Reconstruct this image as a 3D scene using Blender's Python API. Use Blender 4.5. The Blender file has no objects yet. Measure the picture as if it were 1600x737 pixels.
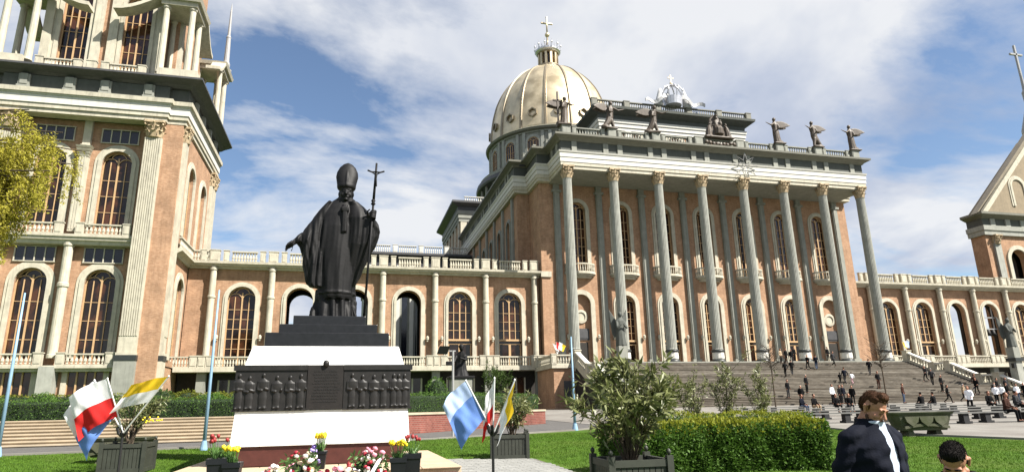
import bpy, bmesh, math, random
import numpy as np
from mathutils import Matrix, Vector
random.seed(7); RNG = np.random.default_rng(11)
R = math.radians; PI = math.pi
SC = bpy.context.scene
COL = SC.collection

# ------------------------------------------------------------------ camera
cam_d = bpy.data.cameras.new("camera"); cam = bpy.data.objects.new("camera", cam_d); COL.objects.link(cam)
YAW, PITCH, ROLL, EYE = .2475, .2543, -.0212, 1.65
fw = Vector((math.sin(YAW)*math.cos(PITCH), math.cos(YAW)*math.cos(PITCH), math.sin(PITCH)))
rt = Vector((math.cos(YAW), -math.sin(YAW), 0)); up = rt.cross(fw)
rt, up = rt*math.cos(ROLL)+up*math.sin(ROLL), up*math.cos(ROLL)-rt*math.sin(ROLL)
cam.matrix_world = Matrix(((rt.x, up.x, -fw.x, 0), (rt.y, up.y, -fw.y, 0), (rt.z, up.z, -fw.z, EYE), (0, 0, 0, 1)))
cam_d.sensor_width = 36; cam_d.lens = 997.43/1600*36
cam_d.shift_x = 4.68/1600; cam_d.shift_y = 9.6/1600
cam_d.clip_start = .1; cam_d.clip_end = 6000
SC.camera = cam

# ------------------------------------------------------------------ light
SUN_EL, SUN_A = R(47), R(42)            # elevation; angle in front of the facade line, from the right
sd = Vector((math.cos(SUN_EL)*math.cos(SUN_A), -math.cos(SUN_EL)*math.sin(SUN_A), math.sin(SUN_EL)))
sun_d = bpy.data.lights.new("sun", 'SUN'); sun = bpy.data.objects.new("sun", sun_d); COL.objects.link(sun)
sun_d.energy = 5.0; sun_d.angle = R(.5); sun_d.color = (1, .95, .86)
sun.rotation_euler = (-sd).to_track_quat('-Z', 'Y').to_euler()
W = bpy.data.worlds.new("World"); SC.world = W; W.use_nodes = True
def sky():
    nt = W.node_tree; N = nt.nodes; L = nt.links; N.clear()
    out = N.new('ShaderNodeOutputWorld'); bg = N.new('ShaderNodeBackground'); bg.inputs[1].default_value = .061
    st = N.new('ShaderNodeTexSky'); st.sky_type = 'NISHITA'; st.sun_disc = False
    st.sun_elevation = SUN_EL; st.sun_rotation = math.atan2(sd.x, sd.y); st.air_density = 1.0; st.dust_density = .6; st.ozone_density = 2.0
    tc = N.new('ShaderNodeTexCoord'); sx = N.new('ShaderNodeSeparateXYZ'); L.new(tc.outputs['Generated'], sx.inputs[0])
    zz = N.new('ShaderNodeMath'); zz.operation = 'MAXIMUM'; L.new(sx.outputs[2], zz.inputs[0]); zz.inputs[1].default_value = 0
    za = N.new('ShaderNodeMath'); za.operation = 'ADD'; L.new(zz.outputs[0], za.inputs[0]); za.inputs[1].default_value = .16
    dx = N.new('ShaderNodeMath'); dx.operation = 'DIVIDE'; L.new(sx.outputs[0], dx.inputs[0]); L.new(za.outputs[0], dx.inputs[1])
    dy = N.new('ShaderNodeMath'); dy.operation = 'DIVIDE'; L.new(sx.outputs[1], dy.inputs[0]); L.new(za.outputs[0], dy.inputs[1])
    cb = N.new('ShaderNodeCombineXYZ'); L.new(dx.outputs[0], cb.inputs[0]); L.new(dy.outputs[0], cb.inputs[1]); cb.inputs[2].default_value = SKY_SEED
    def noise(scale, det, rough, dist, sc=(1, 1, 1)):
        m = N.new('ShaderNodeMapping'); m.inputs['Scale'].default_value = sc; L.new(cb.outputs[0], m.inputs[0])
        n = N.new('ShaderNodeTexNoise'); n.inputs['Scale'].default_value = scale; n.inputs['Detail'].default_value = det
        n.inputs['Roughness'].default_value = rough; n.inputs['Distortion'].default_value = dist; L.new(m.outputs[0], n.inputs['Vector']); return n
    def ramp(src, pts):
        r = N.new('ShaderNodeValToRGB'); L.new(src, r.inputs[0])
        while len(r.color_ramp.elements) < len(pts): r.color_ramp.elements.new(.5)
        for e, (p, c) in zip(r.color_ramp.elements, pts): e.position = p; e.color = (c, c, c, 1) if not isinstance(c, tuple) else (*c, 1)
        return r
    cov = noise(1.25, 10, .58, .25, (.85, 1.2, 1)); fac = ramp(cov.outputs[0], [(.40, 0), (.455, .45), (.54, .97)])
    thick = noise(.95, 6, .55, .3, (1.1, .9, 1)); ccol = ramp(thick.outputs[0], [(.31, (2.3, 2.8, 3.9)), (.43, (3.6, 3.95, 4.75)), (.55, (5.5, 5.6, 5.8))])
    mix = N.new('ShaderNodeMix'); mix.data_type = 'RGBA'
    L.new(fac.outputs[0], mix.inputs[0]); L.new(st.outputs[0], mix.inputs[6]); L.new(ccol.outputs[0], mix.inputs[7])
    L.new(mix.outputs[2], bg.inputs[0]); L.new(bg.outputs[0], out.inputs[0])
SKY_SEED = 3.1
sky()
vs = SC.view_settings
vs.view_transform = 'Standard'; vs.look = 'None'; vs.exposure = 1.38; vs.gamma = 1; vs.use_curve_mapping = False
SC.cycles.diffuse_bounces = 2
SC.render.resolution_x, SC.render.resolution_y = 1024, 471

# ------------------------------------------------------------------ materials
ALB = .65      # scale on most base colours, lowered to deepen shade beside sunlit faces
def mat(name, base, rough=.7, var=.12, scale=3., metal=0., bump=0., bscale=None, spec=.4, streak=0., alt=None, altscale=None, altlo=.45, althi=.65, coat=0., sss=0., trans=0.):
    k_ = 1 if (metal > .3 or min(base) > .69 or name.split('_')[0] in ('flag', 'tulip', 'petal', 'skin', 'ribbon')) else ALB
    base = tuple(c*k_ for c in base); alt = tuple(c*k_ for c in alt) if alt else None
    m = bpy.data.materials.new(name); m.use_nodes = True; nt = m.node_tree; N = nt.nodes; L = nt.links
    b = N['Principled BSDF']; b.inputs['Roughness'].default_value = rough; b.inputs['Metallic'].default_value = metal
    b.inputs['Specular IOR Level'].default_value = spec; b.inputs['Coat Weight'].default_value = coat
    geo = N.new('ShaderNodeNewGeometry')
    n = N.new('ShaderNodeTexNoise'); n.inputs['Scale'].default_value = scale; n.inputs['Detail'].default_value = 6; n.inputs['Roughness'].default_value = .62
    L.new(geo.outputs['Position'], n.inputs['Vector'])
    r = N.new('ShaderNodeValToRGB'); L.new(n.outputs[0], r.inputs[0])
    lo = [max(0, c*(1-var)) for c in base]; hi = [min(1, c*(1+var)) for c in base]
    r.color_ramp.elements[0].position = .3; r.color_ramp.elements[0].color = (*lo, 1)
    r.color_ramp.elements[1].position = .7; r.color_ramp.elements[1].color = (*hi, 1)
    cur = r.outputs[0]
    def mixin(fac, col, mode='MIX'):
        nonlocal cur
        x = N.new('ShaderNodeMix'); x.data_type = 'RGBA'; x.blend_type = mode
        L.new(fac, x.inputs[0]); L.new(cur, x.inputs[6]); x.inputs[7].default_value = (*col, 1); cur = x.outputs[2]
    if alt:
        n2 = N.new('ShaderNodeTexNoise'); n2.inputs['Scale'].default_value = altscale or scale*.3; n2.inputs['Detail'].default_value = 5
        L.new(geo.outputs['Position'], n2.inputs['Vector'])
        r2 = N.new('ShaderNodeValToRGB'); L.new(n2.outputs[0], r2.inputs[0]); r2.color_ramp.elements[0].position = altlo; r2.color_ramp.elements[1].position = althi
        mixin(r2.outputs[0], alt)
    if streak:
        mp = N.new('ShaderNodeMapping'); mp.inputs['Scale'].default_value = (1.6, 1.6, .16); L.new(geo.outputs['Position'], mp.inputs[0])
        n3 = N.new('ShaderNodeTexNoise'); n3.inputs['Scale'].default_value = 2.2; n3.inputs['Detail'].default_value = 7; n3.inputs['Roughness'].default_value = .7
        L.new(mp.outputs[0], n3.inputs['Vector'])
        r3 = N.new('ShaderNodeValToRGB'); L.new(n3.outputs[0], r3.inputs[0]); r3.color_ramp.elements[0].position = .5; r3.color_ramp.elements[1].position = .78
        r3.color_ramp.elements[1].color = (streak, streak, streak, 1)
        mixin(r3.outputs[0], tuple(c*.38 for c in base))
    L.new(cur, b.inputs['Base Color'])
    if bump:
        n4 = N.new('ShaderNodeTexNoise'); n4.inputs['Scale'].default_value = bscale or scale*6; n4.inputs['Detail'].default_value = 5
        L.new(geo.outputs['Position'], n4.inputs['Vector'])
        bp = N.new('ShaderNodeBump'); bp.inputs['Strength'].default_value = bump; bp.inputs['Distance'].default_value = .03
        L.new(n4.outputs[0], bp.inputs['Height']); L.new(bp.outputs[0], b.inputs['Normal'])
    if trans:
        b.inputs['Transmission Weight'].default_value = 0
        t = N.new('ShaderNodeBsdfTranslucent'); L.new(cur, t.inputs[0]); mx = N.new('ShaderNodeMixShader'); mx.inputs[0].default_value = trans
        L.new(b.outputs[0], mx.inputs[1]); L.new(t.outputs[0], mx.inputs[2]); L.new(mx.outputs[0], N['Material Output'].inputs[0])
    return m

def brick_mat(name, c1, c2, mortar, bw, bh, var=.2, rough=.85):
    m = bpy.data.materials.new(name); m.use_nodes = True; nt = m.node_tree; N = nt.nodes; L = nt.links
    b = N['Principled BSDF']; b.inputs['Roughness'].default_value = rough; b.inputs['Specular IOR Level'].default_value = .2
    geo = N.new('ShaderNodeNewGeometry'); s = N.new('ShaderNodeSeparateXYZ'); L.new(geo.outputs['Position'], s.inputs[0])
    a = N.new('ShaderNodeMath'); L.new(s.outputs[0], a.inputs[0]); L.new(s.outputs[1], a.inputs[1])
    c = N.new('ShaderNodeCombineXYZ'); L.new(a.outputs[0], c.inputs[0]); L.new(s.outputs[2], c.inputs[1])
    t = N.new('ShaderNodeTexBrick'); L.new(c.outputs[0], t.inputs['Vector']); t.inputs['Scale'].default_value = 1
    t.inputs['Brick Width'].default_value = bw; t.inputs['Row Height'].default_value = bh; t.inputs['Mortar Size'].default_value = bh*.09; t.inputs['Mortar Smooth'].default_value = .3
    t.inputs['Color1'].default_value = (*c1, 1); t.inputs['Color2'].default_value = (*c2, 1); t.inputs['Mortar'].default_value = (*mortar, 1); t.inputs['Bias'].default_value = 0
    n = N.new('ShaderNodeTexNoise'); n.inputs['Scale'].default_value = .7; n.inputs['Detail'].default_value = 8; n.inputs['Roughness'].default_value = .7; L.new(geo.outputs['Position'], n.inputs['Vector'])
    r = N.new('ShaderNodeValToRGB'); L.new(n.outputs[0], r.inputs[0]); r.color_ramp.elements[0].position = .3; r.color_ramp.elements[1].position = .7
    r.color_ramp.elements[0].color = (1-var*1.3, 1-var*1.3, 1-var*1.3, 1); r.color_ramp.elements[1].color = (1+var*.5, 1+var*.5, 1+var*.5, 1)
    x = N.new('ShaderNodeMix'); x.data_type = 'RGBA'; x.blend_type = 'MULTIPLY'; x.inputs[0].default_value = 1
    L.new(t.outputs[0], x.inputs[6]); L.new(r.outputs[0], x.inputs[7])
    mp = N.new('ShaderNodeMapping'); mp.inputs['Scale'].default_value = (2.2, 2.2, .22); L.new(geo.outputs['Position'], mp.inputs[0])
    n2 = N.new('ShaderNodeTexNoise'); n2.inputs['Scale'].default_value = 1.6; n2.inputs['Detail'].default_value = 8; n2.inputs['Roughness'].default_value = .75; L.new(mp.outputs[0], n2.inputs['Vector'])
    r2 = N.new('ShaderNodeValToRGB'); L.new(n2.outputs[0], r2.inputs[0]); r2.color_ramp.elements[0].position = .42; r2.color_ramp.elements[0].color = (1.06, 1.06, 1.06, 1); r2.color_ramp.elements[1].position = .75; r2.color_ramp.elements[1].color = (.76, .74, .72, 1)
    y_ = N.new('ShaderNodeMix'); y_.data_type = 'RGBA'; y_.blend_type = 'MULTIPLY'; y_.inputs[0].default_value = 1
    L.new(x.outputs[2], y_.inputs[6]); L.new(r2.outputs[0], y_.inputs[7]); L.new(y_.outputs[2], b.inputs['Base Color'])
    bp = N.new('ShaderNodeBump'); bp.inputs['Strength'].default_value = .4; bp.inputs['Distance'].default_value = .01; L.new(t.outputs[1], bp.inputs['Height']); bp.invert = True; L.new(bp.outputs[0], b.inputs['Normal'])
    return m

M = {}
M['brick'] = brick_mat('facade_brick', (.40, .245, .155), (.31, .178, .106), (.36, .255, .175), .26, .085, .26)
M['redbrick'] = brick_mat('red_brick', (.20, .066, .048), (.15, .046, .035), (.22, .15, .13), .24, .085, .3)
M['cream'] = mat('cream_stone', (.63, .585, .465), .75, .16, 1.4, streak=.65, bump=.15)
M['white'] = mat('white_stone', (.78, .76, .69), .7, .06, 1.2, streak=.35)
M['grey'] = mat('grey_stone', (.34, .345, .30), .78, .14, 1.3, streak=.6, bump=.12)
M['column'] = mat('column_stone', (.42, .425, .375), .75, .14, 1.5, streak=.65, bump=.1)
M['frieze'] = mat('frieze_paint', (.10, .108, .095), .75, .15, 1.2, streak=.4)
M['cornice'] = mat('cornice_metal', (.20, .195, .155), .6, .12, 1.2, streak=.4)
M['darkmetal'] = mat('roof_metal', (.085, .085, .09), .5, .2, 2, streak=.3)
M['capital'] = mat('capital_stone', (.52, .40, .25), .7, .3, 3, bump=.3)
M['ring'] = mat('dark_stone', (.035, .04, .04), .45, .2, 3)
M['tan'] = mat('tan_render', (.33, .26, .17), .8, .15, 1.2, streak=.4)
M['gold'] = mat('dome_gold', (.62, .52, .35), .40, .2, .35, metal=.7, alt=(.38, .31, .20), altscale=.25, bump=.05)
M['rib'] = mat('dome_rib', (.24, .20, .14), .42, .15, 1, metal=.5)
M['frame'] = mat('window_frame', (.64, .42, .22), .5, .12, 3)
M['glass'] = mat('window_glass', (.020, .010, .007), .08, .6, 1.1, spec=.5, alt=(.085, .032, .014), altscale=.45, altlo=.5, althi=.6, bump=.06, bscale=1.6)  # maroon noise patches stand in for reflections and the warm interior
M['bluglass'] = mat('transom_glass', (.012, .014, .022), .12, .3, 1.5, spec=.6)
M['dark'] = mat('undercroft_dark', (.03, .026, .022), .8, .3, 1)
M['bronze'] = mat('bronze_black', (.0095, .009, .010), .58, .35, 4, spec=.22, bump=.08, bscale=14)
M['statue'] = mat('roof_bronze', (.10, .075, .055), .55, .4, 3, spec=.4)
M['granite'] = mat('black_granite', (.012, .012, .014), .3, .4, 9, spec=.5)
M['pedestal'] = mat('white_plaster', (.72, .715, .70), .6, .08, 2.5, streak=.6, bump=.15)
M['maroon'] = mat('maroon_stone', (.10, .03, .024), .4, .2, 6)
M['beige'] = mat('beige_slab', (.58, .45, .31), .75, .14, 2.5, bump=.15)
M['relief'] = mat('relief_bronze', (.018, .0165, .016), .5, .35, 6, spec=.35)
M['plaque'] = mat('plaque_bronze', (.020, .017, .016), .55, .3, 9, spec=.3)
M['grass'] = mat('lawn_grass', (.062, .13, .013), .9, .4, 1.6, alt=(.11, .165, .03), altscale=.5, bump=.6, bscale=22, spec=.1)
M['blade'] = mat('grass_blade', (.125, .235, .025), .7, .35, 3, spec=.15, trans=.3)
M['asphalt'] = mat('asphalt', (.135, .13, .125), .9, .15, 3, bump=.2, bscale=40, spec=.2)
M['plaza'] = mat('plaza_paving', (.265, .25, .225), .85, .16, .6, alt=(.20, .18, .16), altscale=.4, bump=.1)
M['paver'] = mat('path_paver', (.36, .36, .34), .85, .2, 5, bump=.2)
M['joint'] = mat('path_joint', (.17, .16, .14), .95, .2, 5)
M['step'] = mat('stair_step', (.245, .215, .175), .9, .3, .9, streak=.3, alt=(.17, .145, .115), altscale=1.7, bump=.25)
M['step_dark'] = mat('stair_step_worn', (.15, .125, .095), .9, .3, .9, alt=(.10, .085, .065), altscale=1.3, bump=.25)
M['step_light'] = mat('stair_step_pale', (.31, .28, .235), .9, .25, .9, alt=(.22, .19, .15), altscale=1.2, bump=.25)
M['gstep'] = mat('garden_step', (.56, .46, .33), .85, .16, 1.6, bump=.15)
M['hedge'] = mat('hedge_leaf', (.10, .20, .03), .6, .35, 6, spec=.25, trans=.25)
M['hedgetop'] = mat('young_hedge_leaf', (.30, .33, .03), .6, .3, 6, spec=.25, trans=.35)
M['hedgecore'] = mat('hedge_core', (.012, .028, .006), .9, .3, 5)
M['oleander'] = mat('oleander_leaf', (.23, .25, .095), .45, .4, 5, spec=.45, trans=.2)
M['willow'] = mat('willow_leaf', (.55, .50, .07), .6, .35, 2, spec=.2, trans=.4)
M['shrub'] = mat('shrub_leaf', (.07, .12, .025), .6, .4, 4, spec=.2, trans=.25)
M['yshrub'] = mat('gold_shrub_leaf', (.20, .22, .03), .6, .35, 4, spec=.2, trans=.25)
M['bark'] = mat('bark', (.10, .075, .05), .9, .3, 8, bump=.4)
M['planter'] = mat('planter_wood', (.05, .055, .042), .6, .2, 5, streak=.3)
M['soil'] = mat('soil', (.03, .022, .015), .95, .3, 12, bump=.5)
M['pot'] = mat('black_pot', (.010, .011, .015), .4, .2, 8)
M['polblue'] = mat('pole_blue', (.30, .48, .66), .45, .12, 3)
M['polgrey'] = mat('pole_grey', (.42, .42, .42), .4, .1, 5)
M['iron'] = mat('black_iron', (.012, .012, .013), .5, .2, 8)
M['concrete'] = mat('mossy_concrete', (.135, .135, .09), .9, .2, 3, bump=.2, alt=(.085, .095, .045), altscale=2)
M['bench'] = mat('bench_plank', (.17, .17, .16), .7, .2, 4)
M['benchleg'] = mat('bench_leg', (.02, .02, .022), .7, .2, 4)
def flat(name, c, rough=.75, var=.08, sc=8, **k): M[name] = mat(name, c, rough, var, sc, **k)
flat('flag_white', (.80, .80, .82), trans=.3); flat('flag_red', (.62, .02, .02), trans=.3); flat('flag_blue', (.13, .25, .62), trans=.3); flat('flag_yellow', (.83, .55, .02), trans=.3); flat('flag_pale', (.42, .54, .80), trans=.3)
flat('pole_white', (.7, .7, .7), .4)
flat('tulip_leaf', (.075, .15, .04), .5, .3, 20); flat('tulip_yellow', (.85, .62, .02), .5, .1, 20); flat('tulip_red', (.22, .018, .02), .5, .2, 20); flat('petal_pink', (.70, .28, .36), .6, .2, 25); flat('petal_white', (.80, .74, .70), .6, .1, 25); flat('petal_crimson', (.30, .015, .03), .6, .3, 25); flat('petal_violet', (.36, .27, .62), .6, .2, 25); flat('petal_cream', (.72, .60, .40), .6, .15, 25); flat('ribbon', (.85, .80, .82), .3, .05)
flat('skin', (.34, .165, .105), .55, .12, 14, spec=.35); flat('skin_pale', (.50, .29, .20), .55, .1, 14)
flat('hair_brown', (.075, .032, .014), .75, .35, 60, spec=.15); flat('hair_dark', (.010, .008, .007), .8, .3, 60, spec=.12); flat('hair_grey', (.32, .31, .30), .6, .2, 30)
flat('beard', (.075, .034, .02), .8, .3, 90)
flat('cloth_navy', (.008, .010, .020), .85, .25, 14, bump=.1, spec=.12); flat('cloth_black', (.008, .008, .009), .85, .3, 20, spec=.1); flat('cloth_white', (.82, .84, .88), .8, .04, 8); flat('cloth_paleblue', (.62, .71, .86), .8, .04, 8); flat('cloth_brown', (.06, .026, .018), .85, .2, 20, spec=.12); flat('cloth_jean', (.05, .085, .16), .85, .25, 20); flat('cloth_grey', (.05, .05, .055), .85, .2, 20, spec=.12); flat('cloth_beige', (.52, .38, .24), .85, .15, 20); flat('cloth_pink', (.72, .42, .48), .85, .1, 20); flat('shoe', (.02, .016, .013), .5, .2, 20)

# ------------------------------------------------------------------ mesh helpers
class MB:
    def __init__(s, T=None): s.v = []; s.f = []; s.T = T
    def add(s, V, F):
        o = len(s.v); s.v += [tuple(s.T(*p)) if s.T else tuple(p) for p in V]; s.f += [tuple(i+o for i in f) for f in F]; return s
    def box(s, x0, x1, y0, y1, z0, z1):
        return s.add([(x0,y0,z0),(x1,y0,z0),(x1,y1,z0),(x0,y1,z0),(x0,y0,z1),(x1,y0,z1),(x1,y1,z1),(x0,y1,z1)],
                     [(0,3,2,1),(4,5,6,7),(0,1,5,4),(1,2,6,5),(2,3,7,6),(3,0,4,7)])
    def frustum(s, x0, x1, y0, y1, z0, X0, X1, Y0, Y1, z1):
        return s.add([(x0,y0,z0),(x1,y0,z0),(x1,y1,z0),(x0,y1,z0),(X0,Y0,z1),(X1,Y0,z1),(X1,Y1,z1),(X0,Y1,z1)],
                     [(0,3,2,1),(4,5,6,7),(0,1,5,4),(1,2,6,5),(2,3,7,6),(3,0,4,7)])
    def rings(s, Rg, cap=True, closed=True):
        n = len(Rg[0]); V = [p for r in Rg for p in r]; F = []
        for i in range(len(Rg)-1):
            for j in range(n if closed else n-1):
                k = (j+1) % n; F.append((i*n+j, i*n+k, (i+1)*n+k, (i+1)*n+j))
        if cap: F.append(tuple(range(n))[::-1]); F.append(tuple(range((len(Rg)-1)*n, len(Rg)*n)))
        return s.add(V, F)
    def lathe(s, prof, c=(0,0,0), seg=16, a0=0, a1=2*PI, mod=None, cap=True):
        full = abs(a1-a0-2*PI) < 1e-6; n = seg if full else seg+1; Rg = []
        for (r, z) in prof:
            Rg.append([(c[0]+(r*(mod(a) if mod else 1))*math.cos(a), c[1]+(r*(mod(a) if mod else 1))*math.sin(a), c[2]+z) for a in [a0+(a1-a0)*j/seg for j in range(n)]])
        return s.rings(Rg, cap, full)
    def tube(s, pts, rad, seg=6, cap=True):
        pts = [Vector(p) for p in pts]; rad = rad if isinstance(rad, (list, tuple)) else [rad]*len(pts); Rg = []; prev = None
        for i, p in enumerate(pts):
            d = (pts[min(i+1, len(pts)-1)]-pts[max(i-1, 0)])
            if d.length < 1e-9: d = Vector((0,0,1))
            d.normalize()
            a = prev if prev is not None else (Vector((0,0,1)) if abs(d.z) < .9 else Vector((1,0,0)))
            a = (a-d*a.dot(d)).normalized(); b = d.cross(a); prev = a
            Rg.append([tuple(p+a*rad[i]*math.cos(2*PI*j/seg)+b*rad[i]*math.sin(2*PI*j/seg)) for j in range(seg)])
        return s.rings(Rg, cap)
    def bar(s, p0, p1, w, h=None, upv=(0,0,1)):
        p0 = Vector(p0); p1 = Vector(p1); h = h or w; d = (p1-p0).normalized(); u = Vector(upv)
        if abs(d.dot(u)) > .99: u = Vector((0,1,0))
        a = d.cross(u).normalized()*w/2; b = a.cross(d).normalized()*h/2
        return s.rings([[tuple(p+a+b), tuple(p-a+b), tuple(p-a-b), tuple(p+a-b)] for p in (p0, p1)])
    def ell(s, c, r, seg=12, rg=8, rot=None):
        Rg = []
        for i in range(1, rg):
            t = PI*i/rg; Rg.append([Vector((r[0]*math.sin(t)*math.cos(2*PI*j/seg), r[1]*math.sin(t)*math.sin(2*PI*j/seg), -r[2]*math.cos(t))) for j in range(seg)])
        V = [p for q in Rg for p in q]+[Vector((0,0,-r[2])), Vector((0,0,r[2]))]; F = []; m = len(Rg)
        for i in range(m-1):
            for j in range(seg): k = (j+1) % seg; F.append((i*seg+j, i*seg+k, (i+1)*seg+k, (i+1)*seg+j))
        for j in range(seg): k = (j+1) % seg; F.append((m*seg, k, j)); F.append((m*seg+1, (m-1)*seg+j, (m-1)*seg+k))
        if rot is not None: V = [rot @ p for p in V]
        return s.add([tuple(p+Vector(c)) for p in V], F)
    def cap(s, p0, p1, r0, r1, seg=10):
        p0 = Vector(p0); p1 = Vector(p1); d = (p1-p0).normalized(); P = []; Q = []
        for t in (80, 50, 22): P.append(p0-d*r0*math.sin(R(t))); Q.append(r0*math.cos(R(t)))
        P += [p0, p1]; Q += [r0, r1]
        for t in (22, 50, 80): P.append(p1+d*r1*math.sin(R(t))); Q.append(r1*math.cos(R(t)))
        return s.tube(P, Q, seg)
    def prism(s, poly, d0, d1, axis='y'):
        f = {'y': lambda a, b, d: (a, d, b), 'x': lambda a, b, d: (d, a, b), 'z': lambda a, b, d: (a, b, d)}[axis]
        return s.rings([[f(a, b, d0) for a, b in poly], [f(a, b, d1) for a, b in poly]])
    def sweep(s, path, prof, closed=False):
        P = [Vector((x, y, 0)) for x, y in path]; n = len(P); Rg = []
        for i in range(n):
            ds = []
            if i > 0 or closed: ds.append((P[i]-P[i-1]).normalized())
            if i < n-1 or closed: ds.append((P[(i+1) % n]-P[i]).normalized())
            ns = [Vector((d.y, -d.x, 0)) for d in ds]
            o = ns[0] if len(ns) == 1 else (ns[0]+ns[1])/(1+ns[0].dot(ns[1]))
            Rg.append([(P[i].x+o.x*k, P[i].y+o.y*k, z) for k, z in prof])
        if closed: Rg.append(Rg[0])
        return s.rings(Rg, cap=not closed)
    def arch_wall(s, u0, u1, v0, v1, cu, hw, vb, sp, th, n=12):
        """wall bay facing -y at local y=0 with an arched opening; th = reveal depth"""
        q = lambda a, b, c, d: s.add([a, b, c, d], [(0, 1, 2, 3)])
        q((u0,0,v0),(cu-hw,0,v0),(cu-hw,0,v1),(u0,0,v1)); q((cu+hw,0,v0),(u1,0,v0),(u1,0,v1),(cu+hw,0,v1))
        if vb > v0+1e-3: q((cu-hw,0,v0),(cu+hw,0,v0),(cu+hw,0,vb),(cu-hw,0,vb))
        A = [(cu-hw*math.cos(PI*i/n), sp+hw*math.sin(PI*i/n)) for i in range(n+1)]
        for i in range(n): a, b = A[i], A[i+1]; q((a[0],0,a[1]),(b[0],0,b[1]),(b[0],0,v1),(a[0],0,v1))
        O = [(cu-hw, vb)]+A+[(cu+hw, vb)]
        for i in range(len(O)): a, b = O[i], O[(i+1) % len(O)]; q((a[0],0,a[1]),(b[0],0,b[1]),(b[0],th,b[1]),(a[0],th,a[1]))
        return s
    def arch_band(s, ri, ro, vb, sp, n0, n1, n=14, cu=0):
        """arched moulding; n0..n1 depth range in y"""
        def pts(r): return [(cu-r, vb)]+[(cu-r*math.cos(PI*i/n), sp+r*math.sin(PI*i/n)) for i in range(n+1)]+[(cu+r, vb)]
        a, b = pts(ri), pts(ro)
        Rg = [[(p[0], n1, p[1]), (q[0], n1, q[1]), (q[0], n0, q[1]), (p[0], n0, p[1])] for p, q in zip(a, b)]
        return s.rings(Rg)
    def arch_fill(s, hw, vb, sp, y, n=14, cu=0):
        A = [(cu-hw, y, vb)]+[(cu-hw*math.cos(PI*i/n), y, sp+hw*math.sin(PI*i/n)) for i in range(n+1)]+[(cu+hw, y, vb)]
        return s.add(A, [tuple(range(len(A)))])
    def mesh(s, name, mt=None, smooth=False):
        me = bpy.data.meshes.new(name); me.from_pydata(s.v, [], s.f); me.validate()
        if smooth: me.polygons.foreach_set('use_smooth', [True]*len(me.polygons))
        if mt: me.materials.append(M[mt])
        return me
    def obj(s, name, mt, parent=None, smooth=False, **k):
        me = s.mesh(name, mt, smooth); o = inst(me, name, parent)
        if parent is not None:
            p = parent; off = Vector((0,0,0))
            while p is not None: off += p.location; p = p.parent
            if not k.get('local'):
                me.transform(Matrix.Translation(-off))
        return o
def inst(me, name, parent=None, loc=(0,0,0), rz=0, mt=None):
    """link an object with shared mesh data; loc relative to parent"""
    o = bpy.data.objects.new(name, me); COL.objects.link(o); o.location = loc; o.rotation_euler = (0, 0, rz)
    if parent is not None: o.parent = parent
    if mt is not None:
        if len(me.materials) == 0: me.materials.append(M[mt])
        o.material_slots[0].link = 'OBJECT'; o.material_slots[0].material = M[mt]
    return o
def tag(o, label, cat, group=None):
    o['label'] = label; o['category'] = cat
    if group: o['group'] = group
    return o
def thing(name, label, cat, loc=(0,0,0), rz=0, group=None):
    o = bpy.data.objects.new(name, None); COL.objects.link(o); o.location = loc; o.rotation_euler = (0,0,rz); o.empty_display_size = .2
    return tag(o, label, cat, group)
def struct(o): o['kind'] = 'structure'; return o
def remesh(mb, name, voxel, smooth=4, fn=None):
    me = mb.mesh(name+'_raw'); o = bpy.data.objects.new(name+'_tmp', me); COL.objects.link(o)
    bm = bmesh.new(); bm.from_mesh(me); bmesh.ops.recalc_face_normals(bm, faces=bm.faces); bm.to_mesh(me); bm.free()
    r = o.modifiers.new('r', 'REMESH'); r.mode = 'VOXEL'; r.voxel_size = voxel
    if smooth: k = o.modifiers.new('s', 'SMOOTH'); k.iterations = smooth; k.factor = .5
    dg = bpy.context.evaluated_depsgraph_get(); out = bpy.data.meshes.new_from_object(o.evaluated_get(dg), depsgraph=dg)
    bpy.data.objects.remove(o); bpy.data.meshes.remove(me); out.name = name
    n = len(out.vertices)
    if fn is not None:
        co = np.empty(n*3, 'f'); no = np.empty(n*3, 'f'); out.vertices.foreach_get('co', co); out.vertices.foreach_get('normal', no)
        co = fn(co.reshape(-1, 3), no.reshape(-1, 3)); out.vertices.foreach_set('co', co.astype('f').ravel())
    out.polygons.foreach_set('use_smooth', [True]*len(out.polygons)); out.update()
    return out
GY = [-50, 8, 17, 24, 45, 51, 70, 3000]; GZ = [0, 0, .3, .58, .95, 1.35, 1.4, 1.4]
def g(y): return float(np.interp(y, GY, GZ))
def raw_mesh(name, V, F, mt):
    """numpy verts (n,3), faces (m,k)"""
    me = bpy.data.meshes.new(name); me.vertices.add(len(V)); me.vertices.foreach_set('co', np.asarray(V, 'f').ravel())
    k = F.shape[1]; me.loops.add(F.size); me.loops.foreach_set('vertex_index', F.astype('i').ravel())
    me.polygons.add(len(F)); me.polygons.foreach_set('loop_start', np.arange(0, F.size, k, dtype='i'))
    me.update(calc_edges=True); me.validate()
    if isinstance(mt, (list, tuple)):
        for m in mt: me.materials.append(M[m])
    else: me.materials.append(M[mt])
    return me
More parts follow.
